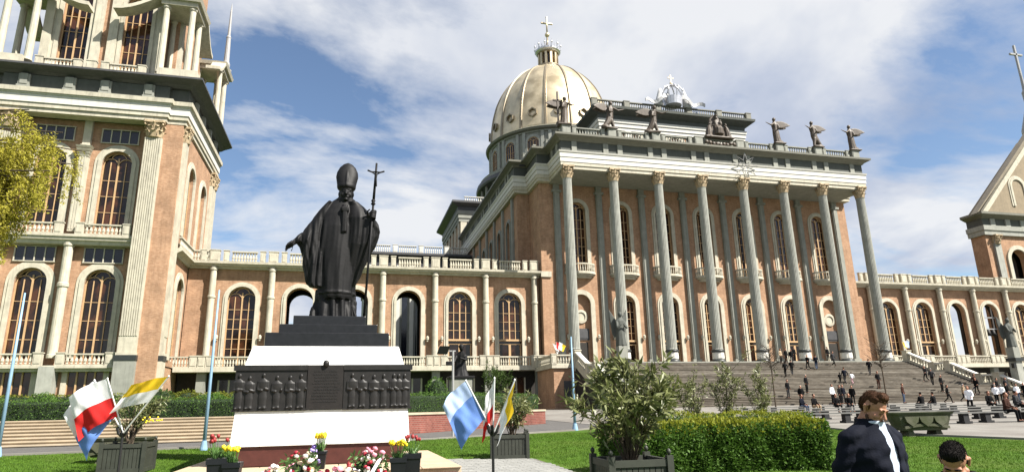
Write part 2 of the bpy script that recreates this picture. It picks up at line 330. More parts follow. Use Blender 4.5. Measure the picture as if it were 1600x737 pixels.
def leaves(P, L, Wd, nrm=None, tilt=.9, rng=RNG):
    """one pointed quad leaf per point; P (n,3); L, Wd lengths; nrm outward normals (or None)"""
    n = len(P); d = rng.normal(size=(n, 3))
    if nrm is not None: d = d*tilt+nrm
    d /= np.linalg.norm(d, axis=1, keepdims=True)
    b = np.cross(d, rng.normal(size=(n, 3))); b /= np.linalg.norm(b, axis=1, keepdims=True)
    L = L*(.6+.8*rng.random((n, 1))); w = Wd*(.6+.8*rng.random((n, 1))); c = np.cross(d, b)
    V = np.stack([P, P+d*L*.45+b*w*.5+c*L*.06, P+d*L, P+d*L*.45-b*w*.5+c*L*.06], 1).reshape(-1, 3)
    return V, np.arange(4*n).reshape(-1, 4)

# ================================================================== SETTING
def build_ground():
    ys = sorted(set([-60, -20, 0, 4]+[8+i*1.0 for i in range(70)]+GY+[90, 120, 200, 500, 1500, 3500])); xs = [-3000, -600, -150, -60, -30, -15, 0, 15, 30, 60, 150, 600, 3000]
    V = [(x, y, g(y)) for y in ys for x in xs]; n = len(xs)
    F = [(j*n+i, j*n+i+1, (j+1)*n+i+1, (j+1)*n+i) for j in range(len(ys)-1) for i in range(n-1)]
    struct(MB().add(V, F).obj('ground', 'grass'))
def sheet(name, A, B, mt, sub=40, off=.03, zf=None):
    V = []; F = []; n = len(A)
    for k in range(sub+1):
        t = k/sub
        for a, b in zip(A, B):
            x = a[0]+(b[0]-a[0])*t; y = a[1]+(b[1]-a[1])*t; V.append((x, y, (zf(x, y) if zf else g(y))+off))
    for k in range(sub):
        for i in range(n-1): F.append((k*n+i, k*n+i+1, (k+1)*n+i+1, (k+1)*n+i))
    return struct(MB().add(V, F).obj(name, mt))
build_ground()
sheet('road', [(-60, 22.6), (-30, 23.1), (-10, 23.7), (-4, 24.2), (2.2, 24.5), (5.4, 25.7), (9.9, 27.8), (11.6, 29.4), (12.6, 31)],
      [(-60, 27.2), (-30, 27.2), (-10, 27.2), (-4, 27.3), (2.6, 28.6), (5.5, 30.8), (10.8, 35.2), (11.3, 50), (11.3, 73)], 'asphalt', 30, .02)
sheet('plaza', [(12.4, 30.8), (15, 27.5), (19.5, 23.5), (19.4, 20), (20.6, 19), (21.7, 17.3), (24, 14), (30, 8), (60, -5)],
      [(11.5, 74), (24, 74), (34, 74), (44, 74), (54, 74), (64, 74), (80, 74), (110, 74), (160, 74)], 'plaza', 60, .035)
def kerb(name, pts, w, h, mt):
    mb = MB(); prof = [(-w/2, -.1), (w/2, -.1), (w/2, h), (-w/2, h)]; P = []
    for a, b in zip(pts[:-1], pts[1:]):
        for k in range(6): P.append((a[0]+(b[0]-a[0])*k/6, a[1]+(b[1]-a[1])*k/6))
    P.append(pts[-1]); mb.sweep(P, prof); mb.v = [(x, y, z+g(y)) for x, y, z in mb.v]; return struct(mb.obj(name, mt))
kerb('road_kerb', [(-60, 22.5), (-30, 23.0), (-10, 23.6), (-4, 24.1), (2.2, 24.4), (5.4, 25.6), (9.9, 27.7), (11.6, 29.3), (12.6, 30.6)], .12, .06, 'plaza')
kerb('plaza_kerb', [(15, 27.4), (19.4, 23.5), (19.3, 20), (20.5, 18.9), (21.6, 17.2), (23.9, 13.9), (30, 7.9)], .14, .07, 'plaza')
# garden terrace behind the road (retained by the steps on the left and by the low brick wall on the right)
TZ = 1.57
sheet('garden_bed', [(-60, 29.6), (-20, 29.6), (-1, 29.6), (2.5, 29.4), (5.4, 31.4), (10.4, 35.6)], [(-60, 73), (-20, 73), (-1, 73), (3, 73), (7, 73), (11.2, 73)], 'grass', 6, 0, lambda x, y: TZ)
mb = MB(); mb.add([(10.5, 35.6, 0), (11.2, 73, 0), (11.2, 73, TZ), (10.5, 35.6, TZ)], [(0, 1, 2, 3)]); struct(mb.obj('garden_bank', 'redbrick'))
st = thing('garden_steps', 'long flight of low beige stone steps beside the road behind the left flag planter', 'steps', (-20, 27.2, .6))
for k in range(8):
    z1 = .62+(k+1)*(TZ-.62)/8; y0 = 27.15+.33*k
    so_ = MB().box(-40-.001*k, -1.2, y0+.045, y0+.36+(2 if k == 7 else 0), .2, z1-.045).obj('step', 'gstep', st); MB().box(-40-.001*k, -1.2+.001*k, y0, y0+.40+(2 if k == 7 else 0), z1-.044, z1).obj('tread', 'gstep', so_)
w = thing('retaining_wall', 'low red brick garden wall under the clipped hedge right of the monument', 'wall', (4, 29, .6))
P = [(-1.2, 28.4), (2.6, 28.65), (5.5, 30.85), (10.8, 35.3)]
MB().sweep(P, [(0, .3), (0, 1.46), (-.35, 1.46), (-.35, .3)]).obj('brick_face', 'redbrick', w)
MB().sweep(P, [(.05, 1.463), (.05, 1.56), (-.4, 1.56), (-.4, 1.463)]).obj('coping', 'gstep', w)
# paved path in front of the right planter, pavers laid one by one
PA = [(2.1, 18.0), (5.0, 17.35), (4.9, 13.0), (2.0, 13.0)]
sheet('path', [(1.6, 11.5), (5.2, 11.5)], [(2.35, 18.2), (5.0, 17.4)], 'joint', 14, .012)
pth = bpy.data.objects['path']
pme = MB().box(-.145, .145, -.072, .072, -.04, .022).mesh('paver', 'paver')
cnt = 0
for j in range(40):
    y = 13.2+.155*j
    for i in range(14):
        x = 1.75+.30*i+(.15 if j % 2 else 0); t = (y-11.5)/6.7; x0 = 1.6+.75*t; x1 = 5.2-.2*t
        ymax = 18.15-(x-2.35)*.3
        if x0+.16 < x < x1-.16 and y < ymax-.08 and cnt < 300:
            o = inst(pme, 'paver', pth, (x, y, g(y)+.012+random.uniform(-.002, .003)), random.uniform(-.015, .015)); cnt += 1

# ================================================================== ARCHITECTURE KIT
def bal_mesh(L, h, n, r, name='balustrade', mt='cream', d=.34, rail=.14, foot=.1):
    mb = MB(); mb.box(-L/2, L/2, -d/2, d/2, h-rail, h); mb.box(-L/2, L/2, -d*.4, d*.4, 0, foot)
    H = h-rail-foot
    pr = [(.55*r, foot), (.95*r, foot+.08*H), (.6*r, foot+.16*H), (1.15*r, foot+.38*H), (.55*r, foot+.75*H), (.8*r, foot+.9*H), (.8*r, foot+H)]
    for i in range(n): mb.lathe(pr, (-L/2+L*(i+.5)/n, 0, 0), 6, cap=False)
    return mb.mesh(name, mt)
def post_mesh(w, h, d, name='post', mt='cream'):
    mb = MB(); mb.box(-w/2, w/2, -d/2, d/2, 0, h); mb.box(-w/2+.1, w/2-.1, -d/2-.04, -d/2+.02, .18, h-.22); mb.box(-w/2-.05, w/2+.05, -d/2-.05, d/2+.05, h, h+.1)
    return mb.mesh(name, mt)
class Win:
    """arched window; local origin at wall plane, centre, z=0 at sill; facing -y"""
    def __init__(s, hw, ho, H, style='arch', door=0, nh=6, surround='cream', bars=(.5,), deep=.47):
        sp = H-hw; s.hw, s.H, s.sp = hw, H, sp
        mb = MB()
        mb.arch_band(hw-.02, hw+(ho-hw)*.55, 0, sp, .05, -.16); mb.arch_band(hw+(ho-hw)*.55-.01, ho, 0, sp, .04, -.08)
        s.me = mb.mesh('window', surround)
        s.gl = MB().arch_fill(hw, door, sp, deep).mesh('glass', 'glass')
        m = MB(); y = deep-.06
        if door: m.box(-hw, hw, y-.25, y+.1, door-.22, door)
        m.bar((0, y, door), (0, y, sp+.55*hw), .15, .1, (0, 1, 0))
        for b in bars:
            for sg in (-1, 1): m.bar((sg*b*hw, y, door), (sg*b*hw, y, sp+hw*.22), .085, .08, (0, 1, 0))
        for i in range(1, nh): z = door+(sp-door)*i/nh; m.bar((-hw, y+.02, z), (hw, y+.02, z), .055, .05, (0, 1, 0))
        def arc(c, z0, r, a0, a1):
            pts = [(c+r*math.cos(a0+(a1-a0)*k/8), y, z0+r*math.sin(a0+(a1-a0)*k/8)) for k in range(9)]
            for p, q in zip(pts[:-1], pts[1:]): m.bar(p, q, .085, .08, (0, 1, 0))
        arc(-hw*.5, sp-.02, hw*.5, 0, PI); arc(hw*.5, sp-.02, hw*.5, 0, PI); arc(0, sp+hw*.4, hw*.5, 0, PI)
        m.arch_band(hw-.11, hw+.01, door, sp, y+.05, y-.04)
        s.mu = m.mesh('mullion', 'frame')
        s.dm = None
        if door:
            d = MB(); d.box(-hw, hw, deep+.02, deep+.06, 0, door-.22); s.dpan = d.mesh('door_glass', 'glass')
            d = MB()
            for x in (-hw+.14, -.07, .07, hw-.14): d.box(x-.07, x+.07, deep-.08, deep, 0, door-.5)
            d.box(-hw, hw, deep-.08, deep, door-.62, door-.5); s.dm = d.mesh('door', 'frame')
    def put(s, parent, x, y, z, rz=0, name='window'):
        w = inst(s.me, name, parent, Vector((x, y, z))-parent.location, rz)
        inst(s.gl, 'glass', w); inst(s.mu, 'mullion', w)
        if s.dm: d = inst(s.dm, 'door', w); inst(s.dpan, 'door_glass', w)
        return w
def capital_mesh(r, h, name='capital', mt='capital', flat_=False):
    mb = MB(); mb.lathe([(r*.98, 0), (r*1.08, .04*h), (r*.98, .08*h), (r*1.0, .5*h), (r*1.25, .86*h)], seg=16)
    for row, (z0, z1, n, o, rr) in enumerate([(.06, .42, 8, 0, 1.02), (.3, .68, 8, .5, 1.04)]):
        for k in range(n):
            a = 2*PI*(k+o)/n; ca, sa = math.cos(a), math.sin(a); wd = r*.34
            def p(rad, t, z): return (rad*ca-t*sa, rad*sa+t*ca, z*h)
            q = [(rr*r, z0, 1), (rr*r*1.1, (z0+z1)/2, 1.15), (rr*r*1.22, z1-.04, .95), (rr*r*1.42, z1, .6), (rr*r*1.45, z1-.07, .35)]
            mb.rings([[p(a_, -wd*w_, z_), p(a_, wd*w_, z_), p(a_-.1*r, wd*w_, z_), p(a_-.1*r, -wd*w_, z_)] for a_, z_, w_ in q])
    for k in range(4):
        a = PI/4+k*PI/2; ca, sa = math.cos(a), math.sin(a)
        mb.tube([(r*1.0*ca, r*1.0*sa, .6*h), (r*1.4*ca, r*1.4*sa, .84*h), (r*1.62*ca, r*1.62*sa, .84*h), (r*1.64*ca, r*1.64*sa, .74*h), (r*1.5*ca, r*1.5*sa, .72*h)], [.09*r, .13*r, .15*r, .13*r, .1*r], 6)
    for k in range(4):
        a = k*PI/2; mb.ell((r*1.3*math.cos(a), r*1.3*math.sin(a), .9*h), (.16*r,)*3, 6, 4)
    poly = []
    for k in range(4):
        a = PI/4+k*PI/2; b = a+PI/4; poly += [(1.85*r*math.cos(a-.07), 1.85*r*math.sin(a-.07)), (1.85*r*math.cos(a+.07), 1.85*r*math.sin(a+.07)), (1.22*r*math.cos(b), 1.22*r*math.sin(b))]
    mb.prism(poly, .87*h, 1.0*h, 'z')
    return mb.mesh(name, mt)
def fluted_mesh(r0, r1, h, nf=20, name='column', mt='column'):
    seg = nf*4
    mod = lambda a: 1-.085*max(0, math.sin(a*nf))**.7 if math.sin(a*nf) > 0 else 1.0
    mb = MB(); pr = [(r0*1.08, 0), (r0*1.0, .12)]+[(r0+(r1-r0)*(t**1.6), .12+(h-.24)*t) for t in (0, .2, .4, .6, .8, 1)]+[(r1*1.06, h-.06), (r1*1.06, h)]
    mb.lathe(pr, seg=seg, mod=mod); return mb.mesh(name, mt)

# ================================================================== BASILICA
CX, S0, YP = 46.04, 6.045, 69.1
FL, CB, CT = 6.4, 28.4, 30.0
YWALL = 74.3
B = thing('basilica', 'huge domed basilica with tall columned portico of orange brick and pale stone', 'basilica', (CX, YWALL, 1.4))
ENT = [(20.6, 119), (20.6, 78.4), (22.4, 78.4), (22.4, 73.4), (24.0, 73.4), (24.0, 68.6), (68.08, 68.6), (68.08, 73.4), (69.7, 73.4), (69.7, 78.4), (71.5, 78.4), (71.5, 119)]
MB().sweep(ENT, [(-.9, 29.6), (-.1, 29.6), (-.1, 30.0), (0, 30.02), (0, 30.45), (-.9, 30.45)]).obj('architrave', 'cream', B)
mb = MB()
mb.sweep(ENT, [(-.9, 30.453), (.06, 30.453), (.06, 30.98), (.0, 30.98), (.0, 31.04), (-.9, 31.04)])
mb.sweep(ENT, [(-.9, 31.043), (.12, 31.043), (.12, 31.62), (.2, 31.66), (.26, 31.86), (-.9, 31.86)])
mb.obj('fascia', 'white', B)
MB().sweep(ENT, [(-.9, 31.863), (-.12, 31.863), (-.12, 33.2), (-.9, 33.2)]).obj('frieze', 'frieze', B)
mb = MB()
mb.sweep(ENT, [(-1.4, 33.203), (.0, 33.203), (.15, 33.4), (.62, 33.62), (.62, 33.66), (.78, 33.7), (.8, 33.95), (-1.4, 33.98)])
mb.obj('cornice', 'cornice', B)
bl = MB().box(-.33, .33, -.14, 0, 0, 1.32).mesh('frieze_block', 'grey'); bl2 = MB().box(-.05, .05, -.17, 0, 0, 1.32)
for i in range(8):
    x = CX+(i-3.5)*S0
    for d in (-.95, .95):
        if 24.3 < x+d < 67.8: inst(bl, 'frieze_block', B, Vector((x+d, 68.72, 31.87))-B.location)
for y in (72, 70): 
    inst(bl, 'frieze_block', B, Vector((24.12, y, 31.87))-B.location, -PI/2)
for k in range(8):
    for d in (-.8, .8): inst(bl, 'frieze_block', B, Vector((20.72, 82.2+5.6*k+d, 31.87))-B.location, -PI/2)
# roof slab and portico ceiling
MB().box(23.6+.6, 67.9, 69.0, 74.2, 29.5, 29.62).obj('portico_ceiling', 'grey', B)
mb = MB(); mb.box(24.5, 67.6, 69.3, 78, 33.3, 33.9); mb.box(21.4, 70.7, 78, 118.5, 33.3, 33.88); mb.obj('roof', 'darkmetal', B)
# terrace floor
mb = MB(); mb.box(24.31, 68.19, 66.9, 74.3, 1.2, FL); mb.obj('portico_floor', 'grey', B)
# columns
cm = fluted_mesh(.62, .54, CB-7.95, 20); cap = capital_mesh(.56, CT-CB)
bs = MB(); bs.lathe([(.86, 0), (.88, .12), (.84, .26), (.72, .38)], seg=24); rg = bs.mesh('base_ring', 'ring', True)
bs = MB(); bs.lathe([(.66, 0), (.72, .12), (.7, .75), (.66, .82)], seg=40, mod=lambda a: 1-.03*(math.sin(a*20) > 0)); dr = bs.mesh('column_base', 'white')
bs = MB(); bs.lathe([(.68, 0), (.8, .1), (.8, .22), (.64, .34)], seg=24); rg2 = bs.mesh('base_ring', 'ring', True)
for i in range(8):
    x = CX+(i-3.5)*S0
    c = inst(cm, 'column', B, Vector((x, YP, 7.95))-B.location, .1*i)
    inst(cap, 'capital', c, (0, 0, CB-7.95), -.1*i); b = inst(dr, 'column_base', c, (0, 0, 6.78-7.95)); inst(rg, 'base_ring', c, (0, 0, FL-7.95)); inst(rg2, 'base_ring', c, (0, 0, 7.6-7.95))
# front wall
UW = Win(1.13, 1.62, 9.3, nh=7); LW = Win(1.2, 1.75, 8.85, door=3.2, nh=5)
mb = MB(lambda u, d, v: (u, YWALL+d, v)); X0 = CX-3.5*S0
mb.box(22.9, X0, 0, 1.2, FL, 29.6); mb.box(X0+7*S0, 69.2, 0, 1.2, FL, 29.6)
for i in range(7):
    a = X0+i*S0
    mb.arch_wall(a, a+S0, FL, 17.6, a+S0/2, 1.2, FL, FL+8.85-1.2, .5); mb.arch_wall(a, a+S0, 17.6, 29.6, a+S0/2, 1.13, 18.0, 18.0+9.3-1.13, .5)
mb.obj('wall', 'brick', B)
pm = MB(); pm.box(-.4, .4, -.32, 0, 0, 23.2); pm.box(-.28, .28, -.4, -.32, .6, 22); pm.box(-.58, .58, -.42, 0, 0, .8)
pm.box(-.62, .62, -.5, 0, 22.0, 22.3); pm = pm.mesh('pilaster', 'grey')
jm = MB(); jm.box(-.16, .16, -.14, 0, 0, 23.0); jm = jm.mesh('wall_rib', 'grey')
# bow balcony
mb = MB(); seg = 14
def bow(a, b, n=seg): return [(a*math.cos(PI+PI*k/n), b*math.sin(PI+PI*k/n)) for k in range(n+1)]
for (a, b, z0, z1) in [(1.5, .75, 0, .25), (1.85, 1.05, .25, .45), (2.05, 1.25, .45, .75)]: mb.prism(bow(a, b), z0, z1, 'z')
mb.prism(bow(2.0, 1.2)+[(p[0]*.93, p[1]*.93) for p in bow(2.0, 1.2)][::-1], 1.62, 1.78, 'z')
bf = mb.mesh('balcony', 'cream')
mb = MB()
for k in range(19):
    t = PI+PI*(k+.5)/19; mb.lathe([(.05, 0), (.09, .3), (.045, .62), (.07, .88)], (1.92*math.cos(t), 1.12*math.sin(t), .75), 6, cap=False)
bb = mb.mesh('balcony_baluster', 'cream')
lan = MB(); lan.box(-.08, .08, -.35, 0, 0, .1); lan.lathe([(.05, .1), (.16, .2), (.18, .5), (.04, .65)], (0, -.3, 0), 8); lan = lan.mesh('wall_lamp', 'cream')
for i in range(7):
    xc = X0+(i+.5)*S0
    UW.put(B, xc, YWALL, 18.0)
    if i in (0, 6):
        # blind niche with roundel, dark relief and door
        nb = MB(); nb.arch_band(1.18, 1.75, 0, 7.65, .05, -.16); nch = inst(nb.mesh('niche', 'cream'), 'niche', B, Vector((xc, YWALL, FL))-B.location)
        inst(MB().arch_fill(1.2, 0, 7.65, .45).mesh('niche_back', 'brick'), 'niche_back', nch)
        nb = MB(); nb.lathe([(.85, 0), (.85, .12), (.55, .16), (.55, .05)], seg=20); me = nb.mesh('roundel', 'cream'); me.transform(Matrix.Translation((0, .42, 6.1)) @ Matrix.Rotation(PI/2, 4, 'X')); inst(me, 'roundel', nch)
        inst(MB().box(-.95, .95, .3, .44, 3.2, 4.6).box(-.75, .75, .24, .3, 3.4, 4.4).mesh('relief_panel', 'darkmetal'), 'relief_panel', nch)
        inst(MB().box(-.75, .75, .36, .44, 0, 2.9).mesh('door', 'dark'), 'door', nch)
    else: LW.put(B, xc, YWALL, FL)
    b_ = inst(bf, 'balcony', B, Vector((xc, YWALL, 17.25))-B.location); inst(bb, 'balcony_baluster', b_)
    for d in (-2.0, 2.0): inst(lan, 'wall_lamp', B, Vector((xc+d, YWALL, FL+3.2))-B.location)
for i in range(8): inst(pm, 'pilaster', B, Vector((X0+i*S0+(.25 if i == 0 else 0), YWALL, FL))-B.location)
# returns and nave side
for bx_ in ((22.9, 23.9, YWALL+1.21, 79.2), (21.25, 22.89, 79.15, 80.2), (68.2, 69.2, YWALL+1.21, 79.2), (69.21, 70.85, 79.15, 80.2)): MB().box(*bx_, 1.4, 29.6).obj('return_wall', 'brick', B)
NW = Win(1.05, 1.5, 9.4, nh=6, surround='grey')
for X, sg in ((21.2, 1), (70.9, -1)):
    m2 = MB((lambda u, d, v, X=X, sg=sg: (X+sg*d, u, v)))
    m2.box(79.1, 81.2, 0, .6, 5, 29.6)
    for k in range(6):
        m2.arch_wall(81.2+5.6*k, 86.8+5.6*k, 5, 29.6, 84.0+5.6*k, 1.05, 17.6, 17.6+9.4-1.05, .5)
    m2.box(114.8, 119, 0, .6, 5, 29.6); m2.obj('nave_wall', 'brick', B)
for k in range(6): NW.put(B, 21.2, 84.0+5.6*k, 17.6, -PI/2)
sp_ = MB().box(-.32, .32, -.3, 0, 0, 24.5).mesh('side_pilaster', 'grey')
for k in range(7): inst(sp_, 'side_pilaster', B, Vector((21.2, 81.2+5.6*k, 5.1))-B.location, -PI/2)
# string course at wing parapet height on the portico block
MB().box(22.75, 24.1, YWALL-.18, YWALL, 17.3, 18.0).obj('string_course', 'cream', B)
# balustrade on the portico
h = 1.2; zb = 34.0; YB = 69.0
bm_ = bal_mesh(3.3, h, 9, .12, mt='grey', d=.4); po = post_mesh(.5, h, .5, mt='grey'); pw = post_mesh(1.1, h, 1.0, 'statue_block', 'grey')
for i in range(8):
    x = CX+(i-3.5)*S0
    if i in (3, 4): pass
    inst(pw, 'statue_block', B, Vector((x, YB, zb))-B.location)
    for d in (-1.12, 1.12):
        if X0-.1 < x+d < X0+7*S0+.1: inst(po, 'post', B, Vector((x+d, YB, zb))-B.location)
    if i < 7: inst(bm_, 'balustrade', B, Vector((x+S0/2, YB, zb))-B.location)
for y in (71.5,):
    inst(bal_mesh(3.2, h, 9, .12, mt='grey', d=.4), 'balustrade', B, Vector((24.3, y, zb))-B.location, PI/2)
inst(pw, 'statue_block', B, Vector((24.3, 73.8, zb))-B.location); inst(pw, 'statue_block', B, Vector((22.6, 78.9, zb))-B.location)
inst(bal_mesh(2.8, h, 8, .12, mt='grey', d=.4), 'balustrade', B, Vector((22.7, 76.4, zb))-B.location, PI/2)
# attic block
AY = 80.0; AX0, AX1 = CX-11.7, CX+11.7
aw = MB(); aw.box(AX0, AX1, AY, AY+26, 33.9, 41.2); aw.obj('attic_wall', 'brick', B)
AP = [(AX0-.2, AY+26.2), (AX0-.2, AY-.2), (AX1+.2, AY-.2), (AX1+.2, AY+26.2)]
mb = MB(); mb.sweep(AP, [(-.5, 40.6), (.1, 40.6), (.1, 41.1), (.22, 41.1), (.22, 41.7), (.34, 41.7), (.36, 42.2), (-.5, 42.2)]); mb.obj('attic_fascia', 'white', B)
mb = MB(); mb.sweep(AP, [(-.5, 42.203), (.15, 42.203), (.2, 42.9), (.9, 43.3), (1.35, 43.5), (1.4, 43.85), (-.5, 43.9)]); mb.box(AX0, AX1, AY, AY+26, 43.5, 43.85); mb.obj('attic_cornice', 'frieze', B)
AW = Win(1.6, 2.1, 3.0, nh=2)
for k in range(-1, 2): AW.put(B, CX+k*6.5+.0, AY-.06, 37.2)
ap = MB().box(-.45, .45, -.35, 0, 0, 6.7).mesh('attic_pilaster', 'white')
for k in range(-3, 4):
    if k: inst(ap, 'attic_pilaster', B, Vector((CX+(abs(k)*3.6+.3)*(1 if k > 0 else -1), AY, 33.92))-B.location)
ab = bal_mesh(4.2, 1.25, 12, .12, mt='cornice', d=.4); apo = post_mesh(.9, 1.25, .6, mt='cornice')
for k in range(5): inst(ab, 'balustrade', B, Vector((CX+(k-2)*5.1, AY-.5, 43.9))-B.location)
for k in range(6): inst(apo, 'post', B, Vector((CX+(k-2.5)*5.1, AY-.5, 43.9))-B.location)
ab2 = bal_mesh(24, 1.25, 50, .12, mt='cornice', d=.4)
inst(ab2, 'balustrade', B, Vector((AX0+.0, AY+12.3, 43.9))-B.location, PI/2)
# transept arm and its attic, left of the nave
mb = MB(); mb.box(2.5, 21, 112, 150, 1.4, 28.2); mb.obj('transept_wall', 'grey', B)
tvp = MB().box(-.35, .35, -.4, 0, 0, 25).mesh('transept_pilaster', 'white'); tvg = MB().box(-.45, .45, -.06, 0, 0, 20).mesh('transept_window', 'bluglass')
for k in range(8): inst(tvp, 'transept_pilaster', B, Vector((3.2+2.4*k, 112, 1.5))-B.location); inst(tvg, 'transept_window', B, Vector((4.4+2.4*k, 112, 4))-B.location)
mb = MB(); mb.sweep([(2.4, 150), (2.4, 111.9), (21, 111.9)], [(-.5, 26.3), (.1, 26.3), (.2, 27.6), (.5, 28.0), (1.0, 28.3), (1.0, 28.7), (-.5, 28.75)]); mb.box(2.5, 21, 112, 150, 28.3, 28.7); mb.obj('transept_cornice', 'darkmetal', B)
tb = bal_mesh(3.2, 1.35, 9, .12, mt='white', d=.4); tp = post_mesh(.8, 1.35, .6, mt='white')
for k in range(4): inst(tb, 'balustrade', B, Vector((4.9+4.6*k, 111.6, 28.75))-B.location); inst(tp, 'post', B, Vector((2.7+4.6*k, 111.6, 28.75))-B.location)
mb = MB(); mb.box(20.4, 32, 119.5, 141, 28, 38.9); mb.obj('transept_attic_wall', 'brick', B)
TP = [(20.2, 141), (20.2, 119.3), (32, 119.3)]
mb = MB(); mb.sweep(TP, [(-.5, 37.4), (.15, 37.4), (.15, 38.1), (.3, 38.1), (.3, 38.9), (.45, 38.9), (.45, 39.6), (-.5, 39.6)]); mb.obj('transept_attic_fascia', 'grey', B)
mb = MB(); mb.sweep(TP, [(-.5, 39.603), (.3, 39.603), (.4, 40.3), (1.7, 40.9), (1.7, 41.3), (-.5, 41.35)]); mb.box(20.3, 32, 119.4, 141, 41, 41.33); mb.obj('transept_attic_cornice', 'darkmetal', B)
inst(bal_mesh(9, 1.3, 20, .13, mt='white', d=.4), 'balustrade', B, Vector((25.6, 119.3, 41.35))-B.location)
tpl = MB().box(-.6, .6, -.3, 0, 0, 9.0).mesh('attic_pilaster', 'cream')
for x in (21.0, 27): inst(tpl, 'attic_pilaster', B, Vector((x, 119.5, 28.4))-B.location)
for k in range(6): inst(tpl, 'attic_pilaster', B, Vector((20.4, 120.5+4*k, 28.4))-B.location, -PI/2)
# right-hand twin of the transept arm
mb = MB(); mb.box(71, 89.5, 112, 150, 1.4, 28.2); mb.obj('transept_wall', 'brick', B)
# dome
DC = (46.1, 138.0); D = Vector((DC[0], DC[1], 0))-Vector((B.location.x, B.location.y, B.location.z))
def dlathe(name, prof, mt, seg=64, smooth=True, mod=None): return inst((lambda m: m)(MB().lathe(prof, seg=seg, mod=mod).mesh(name, mt, smooth)), name, B, D)
dlathe('dome_base', [(19, 28), (19, 44), (18.2, 44.2), (16.2, 44.4)], 'grey', smooth=False)
dlathe('gallery_wall', [(15.2, 44), (15.2, 51.2)], 'grey', smooth=False)
dlathe('gallery_roof', [(15, 50.6), (18.3, 50.6), (18.5, 51.0), (18.3, 51.9), (15.3, 52.6)], 'darkmetal', smooth=False)
gc = MB().lathe([(.34, 0), (.3, 6.2)], seg=10).mesh('gallery_column', 'grey')
for k in range(32): a = 2*PI*k/32; inst(gc, 'gallery_column', B, D+Vector((17.4*math.cos(a), 17.4*math.sin(a), 44.4)))
dlathe('drum', [(15.0, 51.5), (15.0, 60.6), (15.3, 60.7), (15.3, 61.2)], 'grey', smooth=False)
dlathe('drum_cornice', [(15.0, 61.0), (15.9, 61.15), (16.1, 61.6), (15.7, 61.95), (15.0, 62.0)], 'cornice', smooth=False)
dlathe('drum_gallery_rail', [(17.6, 51.9), (17.6, 53.0), (17.3, 53.0), (17.3, 51.9)], 'grey', smooth=False)
DW = Win(1.35, 1.95, 6.6, nh=4, surround='column', deep=.06)
for k in range(16):
    a = 2*PI*(k+.5)/16-PI/2
    DW.put(B, DC[0]+15.1*math.cos(a), DC[1]+15.1*math.sin(a), 53.0, a+PI/2)
dp = MB().box(-.35, .35, -.4, 0, 0, 9.0).mesh('drum_pilaster', 'column')
for k in range(16):
    a = 2*PI*k/16-PI/2
    for s in (-.055, .055): inst(dp, 'drum_pilaster', B, D+Vector((15.0*math.cos(a+s), 15.0*math.sin(a+s), 51.8)), a+s+PI/2)
def domer(t): # t 0..1 height
    return 15.1*math.cos(t*PI/2)**.82*(1+.02*math.sin(t*PI))
DPR = [(15.05, 61.9), (14.95, 64), (14.75, 66.3), (14.3, 69.2), (13.5, 72.3), (12.3, 75.2), (10.6, 77.9), (8.4, 80.4), (5.7, 82.4), (3.0, 83.7)]
zz_ = np.linspace(61.9, 83.7, 30); prof = [(float(np.interp(z, [p[1] for p in DPR], [p[0] for p in DPR])), float(z)) for z in zz_]
prof = [prof[0]]+[((prof[i-1][0]+2*prof[i][0]+prof[i+1][0])/4, prof[i][1]) for i in range(1, len(prof)-1)]+[prof[-1]]
dlathe('dome', prof, 'gold', 96)
pts_ = prof
for k in range(16):
    a = 2*PI*k/16-PI/2; mb = MB(); Rg = []
    for (r, z) in pts_:
        w_ = .16+.22*r/15; ca, sa = math.cos(a), math.sin(a)
        Rg.append([((r-.1)*ca-w_*sa, (r-.1)*sa+w_*ca, z), ((r+.28)*ca-w_*.6*sa, (r+.28)*sa+w_*.6*ca, z), ((r+.28)*ca+w_*.6*sa, (r+.28)*sa-w_*.6*ca, z), ((r-.1)*ca+w_*sa, (r-.1)*sa-w_*ca, z)])
    mb.rings(Rg); inst(mb.mesh('dome_rib', 'rib'), 'dome_rib', B, D)
# hooded oculi in the dome
mb = MB(); hexp = [(-1.0, -.55), (-1.0, .45), (0, 1.15), (1.0, .45), (1.0, -.55), (0, -1.15)]
hexi = [(x*.72, z*.74) for x, z in hexp]
mb.rings([[(x, -.55, z) for x, z in hexp], [(x, 1.2, z) for x, z in hexp]], cap=False); mb.rings([[(x, -.55, z) for x, z in hexi], [(x, .6, z) for x, z in hexi]], cap=False)
for i in range(6): a, b, c, d = hexp[i], hexp[(i+1) % 6], hexi[(i+1) % 6], hexi[i]; mb.add([(a[0], -.55, a[1]), (b[0], -.55, b[1]), (c[0], -.55, c[1]), (d[0], -.55, d[1])], [(0, 1, 2, 3)])
om = mb.mesh('oculus', 'rib'); og = MB().prism(hexi, .3, .4).mesh('glass', 'glass'); ob = MB().box(-.16, .16, .1, .28, -.8, .8).mesh('mullion', 'gold')
for k in range(16):
    a = 2*PI*(k+.5)/16-PI/2; o = inst(om, 'oculus', B, D+Vector((14.75*math.cos(a), 14.75*math.sin(a), 65.6)), a+PI/2); inst(og, 'glass', o); inst(ob, 'mullion', o)
